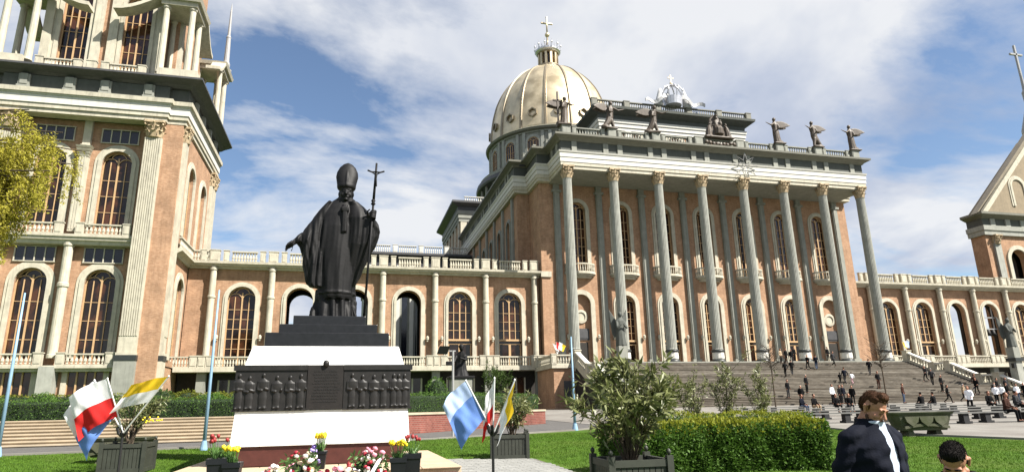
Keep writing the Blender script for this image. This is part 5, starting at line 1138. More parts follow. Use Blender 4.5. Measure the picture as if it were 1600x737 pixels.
# second tier of hedges / shrubs near the building
boxhedge('garden_shrubs', 'loose yellow-green shrub row before the tower basement', [(-26, 50), (-8, 50), (2, 52)], 2.2, 1.5, TZ, 8000, 'shrubs', leaf=.14, topmat='yshrub', rnd=.5)
def ball(name, label, c, r, mt, n=1600, leaf=.09, sq=(1, 1, 1), cat='shrub', group=None):
    H = thing(name, label, cat, c, group=group); d = RNG.normal(size=(n, 3)); d /= np.linalg.norm(d, axis=1, keepdims=True); rr = r*(.86+.14*RNG.random((n, 1))+.06*np.sin(d[:, :1]*7+d[:, 1:2]*9)); p = d*rr*np.array(sq); p[:, 2] += r*sq[2]*.95
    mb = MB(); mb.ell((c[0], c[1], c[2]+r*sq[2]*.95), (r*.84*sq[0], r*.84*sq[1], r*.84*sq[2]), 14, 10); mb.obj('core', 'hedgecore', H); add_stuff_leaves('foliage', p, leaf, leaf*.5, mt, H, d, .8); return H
ball('round_shrub', 'dark round clipped shrub above the left hedge, left of the flags', (-13.4, 34, TZ), .6, 'hedge', group='garden shrubs')
ball('round_shrub', 'dark round clipped shrub above the hedge near the blue pole', (-6.2, 34.5, TZ), .55, 'hedge', group='garden shrubs')
ball('round_shrub', 'bright leafy shrub beside the pedestal on its left', (-3.6, 33.5, TZ), .75, 'yshrub', group='garden shrubs')
ball('round_shrub', 'upright dark shrub behind the hedge right of the pedestal', (5.2, 39, TZ), .85, 'hedge', sq=(.8, .8, 1.2), group='garden shrubs')
ball('round_shrub', 'low yellow-green bush just right of the pedestal', (3.2, 37.5, TZ), .7, 'yshrub', sq=(1.3, 1, .8), group='garden shrubs')
ball('round_shrub', 'brownish low shrub behind the hedge under the blue flag', (7.3, 40, TZ), .75, 'shrub', sq=(1.3, 1, .8), group='garden shrubs')
for i, (x_, y_, r_) in enumerate(((-9.5, 44, .8), (-11.5, 46, .9), (-7.5, 43, .7))):
    ball('round_shrub', ('yellow-green shrub between the left flags and the wing basement', 'leafy shrub furthest left behind the yellow and white flag', 'small leafy shrub behind the left oleander')[i], (x_, y_, TZ), r_, ('yshrub', 'shrub', 'yshrub')[i], 1200, .13, group='garden shrubs')
# big rounded hedge in the right foreground
BH = boxhedge('rounded_hedge', 'large rounded clipped hedge with fresh yellow top in the right foreground', [(5.9, 13.85), (6.8, 14.0), (8, 14.15), (9.5, 14.1), (10.4, 13.9), (10.95, 13.7)], 1.6, 1.05, .17, 26000, leaf=.085, topmat='hedgetop', rnd=.28)
boxhedge('rounded_hedge', 'second clipped hedge directly behind the large rounded hedge', [(9.0, 17.6), (11.5, 17.4), (13.2, 17.0)], 1.3, 1.05, .3, 8000, leaf=.065, topmat='hedgetop', rnd=.3)
def oleander(name, label, c, H, Wd, nst, nl, leafL=.11, mt='oleander', group=None, seed=1, bare=False):
    rg = np.random.default_rng(seed); O_ = thing(name, label, 'shrub', c, group=group); mb = MB(); P = []; D_ = []
    for i in range(nst):
        a = rg.random()*2*PI; e = rg.random()**.6*Wd/2; hh = H*(.62+.38*rg.random())*(1-.25*(e/(Wd/2))**2)
        top = np.array([e*math.cos(a), e*math.sin(a), hh]); mid = top*np.array([.35, .35, .5])+rg.normal(0, .03, 3)
        pts = [np.zeros(3)+rg.normal(0, .03, 3)*[1, 1, 0], mid, top]; mb.tube([tuple(p) for p in pts], [.014, .010, .005], 5)
        for k in range(3):
            t = .35+.6*rg.random(); b0 = mid+(top-mid)*t if t > .5 else mid*t*2; bd = (top-mid)/np.linalg.norm(top-mid)+rg.normal(0, .45, 3); bd[2] = abs(bd[2])*.8; b1 = b0+bd*H*.22*rg.random(); mb.tube([tuple(b0), tuple(b1)], [.007, .003], 4)
            m = nl//(nst*4); tt = rg.random((m, 1))**.8; P.append(b0+(b1-b0)*tt+rg.normal(0, .03, (m, 3))); D_.append(np.tile(bd/np.linalg.norm(bd), (m, 1)))
        m = nl//(nst*4); tt = (.15+.85*rg.random((m, 1))); P.append(mid+(top-mid)*tt+rg.normal(0, .03, (m, 3))); D_.append(np.tile((top-mid)/np.linalg.norm(top-mid), (m, 1)))
    o = inst(mb.mesh('stems', 'bark'), 'stems', O_); add_stuff_leaves('foliage', np.concatenate(P), leafL, leafL*.24, mt, O_, np.concatenate(D_)*.8, 1.0); return O_
def planter(label, c, w, h, rz, group='green slatted planter boxes'):
    P = thing('planter_box', label, 'planter', c, rz, group)
    po = MB().box(-.045, .045, -.045, .045, -.02, h+.06).mesh('post', 'planter'); fi = MB().lathe([(.02, 0), (.05, .05), (.055, .09), (.03, .13), (0.005, .15)], seg=10).mesh('finial', 'planter', True)
    for sx in (-1, 1):
        for sy in (-1, 1): p = inst(po, 'post', P, (sx*w/2, sy*w/2, 0)); inst(fi, 'finial', p, (0, 0, h+.06)).scale = (.62,)*3
    n = 9; sw = (w-.1)/n; slat = MB().box(-sw/2+.006, sw/2-.006, -.012, .012, .1, h-.07).mesh('slat', 'planter'); rail = MB().box(-w/2+.045, w/2-.045, -.025, .025, 0, .09).mesh('rail', 'planter')
    for k in range(4):
        a = k*PI/2; cs, sn = math.cos(a), math.sin(a)
        for z_ in (.02, h-.08): inst(rail, 'rail', P, (sn*w/2, -cs*w/2, z_), a)
        for i in range(n): u = -w/2+.05+sw*(i+.5); inst(slat, 'slat', P, (cs*u+sn*(w/2-.008), sn*u-cs*(w/2-.008), 0), a)
    inst(MB().box(-w/2+.02, w/2-.02, -w/2+.02, w/2-.02, .05, h-.1).mesh('soil', 'soil'), 'soil', P); return P
planter('dark green planter box in front of the large oleander at lower centre right', (3.98, 8.95, 0), .84, .92, -.07)
oleander('oleander', 'large leafy oleander in the planter box at lower centre right', (3.98, 8.95, .8), 1.62, 1.6, 36, 2900, .165, seed=3, group='oleanders')
planter('dark green planter box right of the monument beside the flag stand', (4.42, 17.95, .33), .96, .62, -.2)
oleander('oleander', 'small oleander in the planter right of the monument', (4.5, 17.95, .85), 1.35, 1.0, 24, 2200, .12, seed=5, group='oleanders')
planter('dark green planter box at the left behind the flag stand', (-5.1, 18.1, .35), .92, .66, 0)
oleander('oleander', 'thin oleander in the planter at the left', (-5.1, 18.1, .95), 1.5, 1.35, 20, 1500, .12, seed=7, group='oleanders')
ym = MB()
for k in range(14): ym.ell((-4.75+.03*k+random.uniform(-.03, .03), 17.7, 1.55+.04*math.sin(k*2)+random.uniform(-.03, .03)), (.022, .022, .022), 6, 5)
o = ym.obj('yellow_blossom', 'tulip_yellow', None, True); tag(o, 'spray of yellow blossom on the left oleander', 'blossom')
for i, (x_, y_, h_, w_) in enumerate(((10.9, 19.3, 2.2, 1.0), (12.0, 19.1, 2.5, 1.1), (13.1, 18.9, 2.2, 1.0))):
    oleander('oleander', ('spindly oleander behind the rounded hedge, leftmost of three', 'spindly oleander behind the rounded hedge, middle of three', 'spindly oleander behind the rounded hedge, rightmost of three')[i], (x_, y_, .42), h_+.35, w_, 14, 1300, .13, seed=20+i, group='oleanders')
# shrubs in front of the undercroft
for i, (x_, y_) in enumerate(((9.4, 42),)): oleander('garden_bush', 'tall loose bush behind the yellow and white flag right of the monument', (x_, y_, TZ), 3.0, 2.4, 26, 2200, .2, 'shrub', seed=40)
# willow at the left edge: trunk out of frame, drooping boughs in view
WT_ = thing('willow_tree', 'spring willow with yellow-green boughs hanging into the upper left corner', 'tree', (-20.5, 33.5, TZ))
mb = MB(); mb.tube([(-20.5, 33.5, TZ), (-20.3, 33.4, 6), (-19.6, 33.3, 10), (-19.2, 33.2, 16)], [.42, .34, .26, .14], 10); mb.obj('trunk', 'bark', WT_)
lb_ = MB(); P = []; D_ = []
for i in range(44):
    z0 = RNG.uniform(10.2, 15.0); a = RNG.normal(0, .9); L = RNG.uniform(2.4, 6.4); p0 = np.array([-19.5, 33.3, z0]); e = p0+np.array([math.cos(a)*L, math.sin(a)*L*.8, RNG.uniform(.2, 1.7)])
    lb_.tube([tuple(p0), tuple((p0+e)/2+[0, 0, .5]), tuple(e)], [.09, .05, .025], 5)
    for k in range(13):
        t = RNG.uniform(.35, 1.0); b = p0+(e-p0)*t; dn = RNG.uniform(.6, 2.2); q = b+np.array([RNG.normal(0, .35), RNG.normal(0, .35), -dn]); m = int(110*dn); tt = RNG.random((m, 1)); lb_.tube([tuple(b), tuple(q)], [.012, .004], 3); P.append(b+(q-b)*tt+RNG.normal(0, .1, (m, 3))); D_.append(np.tile([0, 0, -1.], (m, 1)))
lb_.obj('boughs', 'bark', WT_); add_stuff_leaves('crown', np.concatenate(P)-np.array(WT_.location), .15, .055, 'willow', WT_, np.concatenate(D_), 1.2)
def sapling(label, c, h, seed, r=.045):
    rg = random.Random(seed); Tt = thing('bare_sapling', label, 'tree', c, group='bare saplings'); mb = MB(); mb.tube([(0, 0, 0), (.03, 0, h*.5), (-.02, 0, h)], [r, r*.8, r*.5], 6); inst(mb.mesh('trunk', 'bark'), 'trunk', Tt)
    mb = MB()
    for i in range(46):
        z_ = h*rg.uniform(.62, 1.0); a = rg.uniform(0, 2*PI); L = h*rg.uniform(.12, .3)*(1.2-.5*(z_/h)); e = Vector((math.cos(a)*L, math.sin(a)*L, z_+L*rg.uniform(.3, 1.0))); s = Vector((0, 0, z_)); mb.tube([tuple(s), tuple((s+e)/2+Vector((0, 0, -.05*L))), tuple(e)], [r*.35, r*.22, .006], 4)
        for k in range(3):
            p = s+(e-s)*rg.uniform(.4, .9); mb.tube([tuple(p), tuple(p+Vector((rg.uniform(-1, 1), rg.uniform(-1, 1), rg.uniform(.2, 1)))*L*.35)], [.012, .005], 3)
    inst(mb.mesh('crown', 'bark'), 'crown', Tt)
sapling('bare slender sapling on the plaza at the foot of the stairs, left one', (33.6, 46.4, 1.05), 4.9, 2, .07)
sapling('bare slender sapling behind the man in the navy jacket, right one', (45.5, 47.5, 1.1), 5.2, 5, .075)
# grass blades on the near lawns
def grass(n):
    x = RNG.uniform(-14, 22, n); y = 8+18*RNG.random(n)**.8
    ry = np.interp(x, [-60, -30, -10, -4, 2.2, 5.4, 9.9, 11.6, 15, 19.3, 19.31, 24], [22.4, 22.9, 23.5, 24, 24.3, 25.5, 27.5, 29, 27.2, 23.3, 19.5, 13.5])
    px0 = 1.6+.75*(y-11.5)/6.7; keep = (y < ry-.1) & ~((x > -3.55) & (x < 2.5) & (y > 11.9) & (y < 20)) & ~((x > px0-.05) & (x < 5.25) & (y < 18.15-(x-2.35)*.3)) & ~((x > 19.2) & (y > 23-(x-19.2)*2.0))
    x, y = x[keep], y[keep]; m = len(x); z = np.interp(y, GY, GZ); h = RNG.uniform(.025, .06, m); a = RNG.random(m)*2*PI; w = .008; lx, ly = RNG.normal(0, .02, m), RNG.normal(0, .02, m)
    V = np.stack([np.c_[x-w*np.cos(a), y-w*np.sin(a), z], np.c_[x+w*np.cos(a), y+w*np.sin(a), z], np.c_[x+lx, y+ly, z+h]], 1).reshape(-1, 3)
    me = raw_mesh('grass', V, np.arange(3*m).reshape(-1, 3), 'blade'); o = inst(me, 'grass', None); o['kind'] = 'stuff'; o['label'] = 'short mown green grass on the lawns'; o['category'] = 'grass'
grass(260000)

# ================================================================== FLOWERS AT THE MONUMENT
def pot_mesh(w, h): return MB().frustum(-w*.4, w*.4, -w*.4, w*.4, 0, -w*.5, w*.5, -w*.5, w*.5, h*.85).box(-w*.55, w*.55, -w*.55, w*.55, h*.85, h).mesh('pot', 'pot')
def tulips(label, c, n, h, col, spread, seed):
    rg = random.Random(seed); Tt = thing('tulips', label, 'flowers', c, group='potted tulips'); st_ = MB(); lv = MB()
    cups = MB().lathe([(.004, 0), (.022, .012), (.027, .035), (.02, .06), (.008, .064)], seg=8).mesh('blossom', col, True)
    for i in range(n):
        a, r_ = rg.uniform(0, 2*PI), spread*rg.random()**.5; b = Vector((r_*.45*math.cos(a), r_*.45*math.sin(a), 0)); e = Vector((r_*math.cos(a), r_*math.sin(a), h*rg.uniform(.8, 1.05))); st_.tube([tuple(b), tuple(e)], .005, 4)
        o = inst(cups, 'blossom', Tt, e, rg.uniform(0, 6)); o.rotation_euler = (rg.uniform(-.4, .4), rg.uniform(-.4, .4), rg.uniform(0, 6)); o.scale = (rg.uniform(.95, 1.4),)*3
        for k in range(3):
            a2 = rg.uniform(0, 2*PI); L = h*rg.uniform(.45, .85); d = Vector((math.cos(a2)*.5, math.sin(a2)*.5, 1)).normalized(); t = Vector((-math.sin(a2), math.cos(a2), 0))*.016; m_ = b+d*L*.5; tip = b+d*L+Vector((math.cos(a2), math.sin(a2), -.6))*L*.15; lv.add([tuple(b-t*.5), tuple(b+t*.5), tuple(m_+t*1.2), tuple(tip), tuple(m_-t*1.2)], [(0, 1, 2, 3, 4)])
    inst(st_.mesh('stems', 'tulip_leaf'), 'stems', Tt); inst(lv.mesh('leaves', 'tulip_leaf'), 'leaves', Tt)
for lab, x_, y_, z_, w_, h_, col, cn, n_, th in [('outer pot left of the monument', -2.12, 12.5, .3, .30, .62, 'tulip_red', 'dark red', 10, .36), ('inner pot left of the monument', -1.86, 12.45, .3, .27, .55, 'tulip_yellow', 'yellow', 14, .24), ('pot at the middle of the pedestal', -.5, 14.75, .502, .27, .36, 'tulip_yellow', 'yellow', 20, .34), ('inner pot right of the monument', .97, 12.5, .3, .28, .52, 'tulip_yellow', 'yellow', 16, .27), ('outer pot right of the monument', 1.24, 12.6, .3, .30, .58, 'tulip_red', 'dark red', 7, .30)]:
    o = inst(pot_mesh(w_, h_), 'flower_pot', None, (x_, y_, z_), random.uniform(-.2, .2)); tag(o, 'square black '+lab, 'flower pot', 'flower pots at the monument')
    tulips(cn+' tulips in the '+lab, (x_, y_, z_+h_-.04), n_, th, col, w_*.55, int(x_*100))
def bouquet(label, c, sx, sz, cols, n, seed, ribbon=False):
    rg = random.Random(seed); Bq = thing('bouquet', label, 'bouquet', c, group='flowers laid at the monument'); lv = MB()
    ros = {}
    for cc in cols:
        mb = MB()
        for k in range(3): mb.lathe([(.006, 0), (.03-.006*k, .012), (.038-.01*k, .03), (.034-.01*k, .042+.006*k)], seg=7, cap=False, a0=k*.5, a1=k*.5+2*PI)
        mb.ell((0, 0, .025), (.018, .018, .022), 6, 4); ros[cc] = mb.mesh('blossom', cc, True)
    for i in range(n):
        u, v = rg.uniform(-1, 1), rg.random(); p = Vector((u*sx, rg.uniform(-.18, .18), .06+sz*v*(1-.6*u*u))); cc = rg.choice(cols); o = inst(ros[cc], 'blossom', Bq, p); o.rotation_euler = (rg.uniform(.2, 1.3), rg.uniform(-.6, .6), rg.uniform(0, 6)); o.scale = (rg.uniform(.9, 1.7),)*3
    for i in range(n*5):
        a = rg.uniform(0, 2*PI); p = Vector((rg.uniform(-1, 1)*sx*1.1, rg.uniform(-.15, .2), rg.random()*sz*.85)); d = Vector((math.cos(a), -.3, math.sin(a)+.4)).normalized()*rg.uniform(.06, .16); t = d.cross(Vector((rg.random(), 1, rg.random()))).normalized()*.02; lv.add([tuple(p), tuple(p+d*.5+t), tuple(p+d), tuple(p+d*.5-t)], [(0, 1, 2, 3)])
    o = inst(lv.mesh('leaves', 'tulip_leaf'), 'leaves', Bq); o['kind'] = 'stuff'
    mb = MB(); mb.ell((0, .05, sz*.3), (sx*.8, .14, sz*.32), 12, 8); inst(mb.mesh('foam', 'hedgecore'), 'foam', Bq)
    if ribbon:
        mb = MB(); mb.rings([[(sx*.5+.1*t+q, -.2-.04*t, sz*.8-t*sz*.75), (sx*.5+.1*t+q, -.19-.04*t, sz*.8-t*sz*.75)] for t, q in ((0, 0),)]*1+[[(sx*.5-.3*t, -.2-.05*t, sz*.9-t*sz*.8), (sx*.5-.3*t+.07, -.21-.05*t, sz*.9-t*sz*.8)] for t in (.2, .5, .8, 1.1)], cap=False); inst(mb.mesh('ribbon', 'ribbon'), 'ribbon', Bq)
bouquet('wreath of red and white flowers at the left of the flower pile', (-1.25, 13.1, .30), .26, .34, ['petal_crimson', 'petal_white', 'petal_pink'], 26, 1)
bouquet('tall pink and white bouquet in front of the pedestal, left of middle', (-.82, 13.5, .42), .24, .52, ['petal_white', 'petal_pink', 'petal_cream', 'petal_crimson'], 34, 2)
bouquet('small violet bouquet beside the middle tulip pot', (-.60, 13.7, .55), .10, .42, ['petal_violet', 'petal_white'], 16, 3)
bouquet('low spread of pink roses below the middle tulip pot', (-.1, 13.2, .3), .42, .24, ['petal_pink', 'petal_white', 'petal_cream', 'petal_crimson'], 44, 4)
bouquet('dark red and white bouquet in front of the pedestal, right of middle', (.38, 13.5, .42), .2, .5, ['petal_crimson', 'petal_white', 'petal_pink'], 26, 5)
bouquet('pink wreath with a white ribbon at the right of the flower pile', (.58, 13.2, .3), .2, .62, ['petal_pink', 'petal_white', 'petal_crimson'], 30, 6, True)
o = MB().lathe([(.05, 0), (.06, .02), (.06, .13), (.035, .15), (.05, .2), (.01, .24)], (0, 0, 0), 10).mesh('grave_candle', 'tulip_red', True)
for i, (x_, y_) in enumerate(((.1, 13.7), (-1.55, 13.0))): tag(inst(o, 'grave_candle', None, (x_, y_, .46 if i == 0 else .3)), ('red glass candle standing among the flowers at the middle', 'red glass candle beside the left flower pots')[i], 'candle', 'candles at the monument')

# ================================================================== FLAGS
def flagstand(label, c, h):
    F_ = thing('flag_stand', label, 'flag stand', c, group='flag stands'); mb = MB(); mb.tube([(0, 0, 0), (0, 0, h)], .024, 8); mb.lathe([(.22, 0), (.22, .03), (.03, .05)], seg=16); inst(mb.mesh('post', 'iron'), 'post', F_)
    mb = MB()
    for a in (-.75, -.1, .7): mb.tube([(0, 0, h-.03), (math.sin(a)*.1, -.03, h+.05), (math.sin(a)*.14, -.03, h+.16)], [.02, .026, .028], 8)
    inst(mb.mesh('socket', 'iron'), 'socket', F_); return F_
def flag(label, base, tip, pole_mt, U, V, size, bands, seed, wave=.05):
    """pole from base to tip; cloth hangs from the upper pole length `size[0]`; U = fly vector, V unused; bands = [(mat, t0, t1)] split along hoist ('h') direction"""
    b = Vector(base); t = Vector(tip); d = (t-b).normalized(); F_ = thing('flag', label, 'flag', tuple(b), group='flags at the monument')
    inst(MB().tube([(0, 0, 0), tuple(t-b)], .013, 8).lathe([(.02, 0), (.0, .03)], tuple(t-b), 6).mesh('pole', pole_mt), 'pole', F_)
    hoist, fly = size; fv = Vector(U)*fly; sag = Vector(V); nrm = d.cross(fv).normalized()
    nu, nv = 22, 14
    for bi, (mt, t0, t1) in enumerate(bands):
        Vv = []; Ff = []
        n2 = max(3, int(nv*(t1-t0))+1)
        for j in range(n2+1):
            q = t0+(t1-t0)*j/n2
            for i in range(nu+1):
                u = i/nu; root = t-d*hoist*q-b; p = root+fv*u+sag*(u*u)*(.6+.4*q)+nrm*(wave*math.sin(u*7+q*3+seed)*u**.6+wave*.6*math.sin(u*13-q*5+seed*2)*u+wave*.3*math.sin(u*24+q*9+seed*3)*u)+d*(.02*math.sin(u*9+seed)*u); Vv.append(tuple(p))
        for j in range(n2):
            for i in range(nu): Ff.append((j*(nu+1)+i, j*(nu+1)+i+1, (j+1)*(nu+1)+i+1, (j+1)*(nu+1)+i))
        mb = MB(); mb.add(Vv, Ff); me = mb.mesh('cloth', mt, True); inst(me, 'cloth', F_)
# left stand (axis at x=-4.07, y=13.95)
flagstand('black flag stand with three flags left of the monument', (-4.07, 13.95, .2), 1.1)
flag('pale blue and white flag behind the red one on the left stand', (-4.08, 13.97, 1.36), (-4.62, 13.80, 2.32), 'pole_white', (-.62, .12, -.50), (0, 0, -.42), (.80, .70), [('flag_white', 0, .5), ('flag_blue', .5, 1)], 1)
flag('white and red flag on the left stand', (-4.06, 13.92, 1.36), (-4.36, 13.66, 2.34), 'pole_white', (-.93, .0, -.25), (0, 0, -.25), (.74, .66), [('flag_white', 0, .5), ('flag_red', .5, 1)], 2.2)
flag('yellow and white flag on the left stand', (-4.04, 13.9, 1.36), (-3.26, 13.43, 2.36), 'pole_white', (-.97, .12, -.12), (0, 0, -.10), (.62, .66), [('flag_yellow', 0, .5), ('flag_white', .5, 1)], 3.1)
flagstand('black flag stand with three flags right of the monument', (2.47, 11.2, .12), 1.1)
flag('large white and blue flag on the right stand', (2.46, 11.2, 1.28), (1.98, 11.05, 2.12), 'pole_white', (-.74, .05, -.42), (0, 0, -.26), (.74, .56), [('flag_pale', 0, .38), ('flag_blue', .38, 1)], 1.3, .04)
flag('furled white and red flag in the middle of the right stand', (2.47, 11.18, 1.28), (2.47, 11.0, 2.16), 'pole_white', (-.18, .3, -.62), (-.12, 0, -.2), (.62, .42), [('flag_white', 0, .62), ('flag_red', .62, 1)], 2.0, .035)
flag('hanging yellow and white flag on the right stand', (2.49, 11.16, 1.28), (2.81, 10.92, 2.12), 'pole_white', (-.18, -.12, -.95), (.0, 0, -.1), (.62, .46), [('flag_yellow', 0, .5), ('flag_white', .5, 1)], .6, .03)
def bluepole(label, c, h, mt='polblue', r=.075, lean=0):
    P = thing('flagpole', label, 'flagpole', c, group='tall pale blue poles'); inst(MB().tube([(0, 0, .0), (lean*.5, 0, h*.5), (lean, 0, h)], [r, r*.75, r*.4], 10).mesh('shaft', mt, True), 'shaft', P); inst(MB().lathe([(r*1.9, 0), (r*1.9, .05), (r*1.2, .3)], seg=12).mesh('foot', mt), 'foot', P)
bluepole('pale blue pole on the lawn just left of the monument', (-4.38, 23.2, .55), 5.2, r=.062, lean=.02)
bluepole('pale blue pole at the left edge of the photo', (-10.15, 23.35, .55), 5.0, r=.062)
bluepole('pale blue pole on the lawn in front of the brick bastion', (9.82, 27.7, .65), 4.1, r=.07)
for i, (x_, y_, z_, s_) in enumerate(((22.1, 67.0, 7.25, 1), (67.9, 66.6, 7.6, 1))):
    fs = thing('flag_cluster', ('cluster of small flags on the bastion left of the portico', 'cluster of small flags at the head of the right stair balustrade')[i], 'flags', (x_, y_, z_), group='small flag clusters')
    for k, mt in enumerate(('flag_white', 'flag_red', 'flag_white', 'flag_yellow') if i == 0 else ('flag_yellow', 'flag_white', 'flag_pale')):
        a = -.55+.4*k; e = Vector((math.sin(a)*1.0, -.1, 1.35*math.cos(a))); o = inst(MB().tube([(0, 0, 0), tuple(e)], .02, 5).mesh('pole', 'pole_white'), 'pole', fs)
        p = e; q = e*.4; mb = MB(); mb.rings([[tuple(p+(q-p)*t+Vector((s*.25, .05*math.sin(5*t), -.12*abs(s)))) for s in (0, .5, 1.0, 1.6)] for t in (0, .35, .7, 1)], cap=False, closed=False); inst(mb.mesh('cloth', mt, True), 'cloth', fs)

# ================================================================== STONE TROUGHS, BENCHES
def trough(label, c, rz, s=1.):
    T_ = thing('stone_trough', label, 'planter', c, rz, group='concrete lotus troughs')
    inst(MB().frustum(-.98*s, .98*s, -.42*s, .42*s, .76*s, -1.02*s, 1.02*s, -.46*s, .46*s, .84*s).mesh('rim', 'concrete'), 'rim', T_)
    inst(MB().frustum(-.78*s, .78*s, -.3*s, .3*s, .22*s, -.94*s, .94*s, -.4*s, .4*s, .758*s).mesh('bowl', 'concrete'), 'bowl', T_)
    lg = MB().frustum(-.13*s, .13*s, -.3*s, .3*s, 0, -.09*s, .09*s, -.24*s, .24*s, .22*s).mesh('foot', 'concrete')
    for x_ in (-.5, .5): inst(lg, 'foot', T_, (x_*s, 0, 0))
    for x_ in (-.52, 0, .52):
        pts = [(x_-.26, .70), (x_-.2, .52), (x_, .36), (x_+.2, .52), (x_+.26, .70)]
        inst(MB().prism([(a*s, b*s) for a, b in pts], -.47*s, -.33*s).mesh('petal', 'concrete'), 'petal', T_)
    mb = MB(); mb.rings([[(x_*s, y_*s, (z_+.10*math.cos(x_*PI/1.7))*s) for y_, z_ in ((-.44, .27), (-.44, .36), (-.3, .36), (-.3, .27))] for x_ in (-.8, -.5, -.25, 0, .25, .5, .8)]); inst(mb.mesh('arched_band', 'concrete'), 'arched_band', T_)
trough('mossy concrete lotus trough on the lawn edge behind the man in the navy jacket', (19.95, 19.55, .38), -.22)
trough('mossy concrete lotus trough behind the left planter box', (-6.0, 20.5, .42), -.1, .8)
sl = MB().box(-2.7, 2.7, -.2, .2, .42, .48).mesh('seat', 'bench'); lgm = MB().box(-.14, .14, -.14, .14, .1, .42).box(-.2, .2, -.22, .22, 0, .1).mesh('leg', 'benchleg')
bi = 0
rows = [(23.6, (24.3, 30.0, 35.6)), (26.6, (23.0, 28.6, 34.4)), (30.4, (21.5, 27.2, 33.0, 38.8)), (34.6, (24.2, 30.0, 36.0, 42.0)), (39.2, (28.2, 34.2, 40.2))]
for ri, (y_, xs) in enumerate(rows):
    for ci, x_ in enumerate(xs):
        b = thing('plaza_bench', 'long backless bench, %s in the %s row on the plaza' % (('leftmost', 'second from left', 'third from left', 'fourth from left')[ci], ('nearest', 'second', 'middle', 'fourth', 'farthest')[ri]), 'bench', (x_, y_, g(y_)+.035), -.06, group='benches in rows on the plaza')
        inst(sl, 'seat', b)
        for d in (-2.1, 0, 2.1): inst(lgm, 'leg', b, (d, 0, 0))

# ================================================================== PEOPLE
def body_parts(pose, r=None, female=False):
    """returns dict of MBs in local coords (facing -y), feet at z=0; pose: stand, walk, sit"""
    rg = random.Random(r or 1)
    hz = {'stand': .93, 'walk': .91, 'sit': .47}[pose]; lean = {'stand': 0, 'walk': -.05, 'sit': -.06}[pose]
    sk, top, tro, sho, hair = MB(), MB(), MB(), MB(), MB()
    def tors(mb, k):
        L = [(0, 0, hz-.06, .165, .12), (0, lean*.15, hz+.06, .160, .115), (0, lean*.4, hz+.2, .155, .108), (0, lean*.7, hz+.36, .178, .118), (0, lean*.9, hz+.47, .182, .108), (0, lean, hz+.53, .13, .085), (0, lean, hz+.57, .07, .065)]
        Rg = [[(cx+rx*k*math.cos(a), cy+ry*k*math.sin(a), z) for a in [2*PI*q/16 for q in range(16)]] for cx, cy, z, rx, ry in L]; mb.rings(Rg)
    tors(top, 1.06); tors(sk, .95)
    hc = Vector((0, lean-.02, hz+.72))
    sk.cap((0, lean, hz+.52), tuple(hc-Vector((0, 0, .06))), .052, .05); sk.ell(tuple(hc), (.074, .092, .112), 14, 10); sk.ell(tuple(hc+Vector((0, -.035, -.055))), (.055, .058, .055)); sk.cap(tuple(hc+Vector((0, -.09, .01))), tuple(hc+Vector((0, -.105, -.025))), .010, .016, 6)
    for s in (-1, 1): sk.ell(tuple(hc+Vector((s*.075, .01, -.01))), (.012, .02, .03), 8, 6)
    hair.ell(tuple(hc+Vector((0, .022, .030))), (.082, .09, .096), 14, 10)
    if female: hair.ell(tuple(hc+Vector((0, .06, -.06))), (.075, .045, .12), 12, 8)
    def leg(hip, kn, an, toe):
        tro.cap(hip, kn, .086, .066, 8); tro.cap(kn, an, .064, .055, 8); sk.cap(hip, kn, .07, .052, 8); sk.cap(kn, an, .05, .038, 8); sk.cap(an, toe, .036, .03, 8)
        a = Vector(an); t = Vector(toe); sho.cap(tuple(a+Vector((0, .03, -.05))), tuple(t), .048, .042, 8)
    if pose == 'stand':
        for s in (-1, 1): leg((s*.09, 0, hz), (s*.10, -.015, .50), (s*.11, .02, .09), (s*.13, -.15, .045))
    elif pose == 'walk':
        leg((-.085, 0, hz), (-.09, -.22, .52), (-.09, -.30, .10), (-.09, -.46, .06)); leg((.085, 0, hz), (.09, -.04, .49), (.09, .30, .16), (.09, .22, .045))
    else:
        for s in (-1, 1): leg((s*.10, 0, hz+.02), (s*.13, -.42, hz+.02), (s*.13, -.44, .09), (s*.14, -.60, .045))
    tro.ell((0, 0, hz), (.165, .125, .115))
    sh = hz+.49
    arms = {'stand': [((-.24, .03, sh-.28), (-.235, -.08, sh-.50)), ((.24, .03, sh-.28), (.235, -.08, sh-.50))], 'walk': [((-.24, .14, sh-.25), (-.22, .12, sh-.50)), ((.24, -.06, sh-.27), (.20, -.26, sh-.38))], 'sit': [((-.23, -.10, sh-.26), (-.13, -.32, sh-.36)), ((.23, -.10, sh-.26), (.13, -.32, sh-.36))]}[pose]
    for s, (el, wr) in zip((-1, 1), arms):
        s0 = (s*.17, lean, sh-.01); top.cap(s0, el, .064, .054, 8); top.cap(el, wr, .052, .042, 8); sk.cap(s0, el, .045, .04, 8); sk.cap(el, wr, .038, .03, 8)
        d = (Vector(wr)-Vector(el)).normalized(); hand(sk, wr, d, (-s*.8, -.3, 0), .95, .25, .1, s)
    return dict(body=sk, top=top, trousers=tro, shoes=sho, hair=hair)
PROTO = {}
for pose in ('stand', 'walk', 'sit'):
    for fm in (False, True):
        bp = body_parts(pose, 1, fm)
        PROTO[pose, fm] = {k: remesh(m, k, {'body': .02, 'hair': .02}.get(k, .024), 2) for k, m in bp.items()}
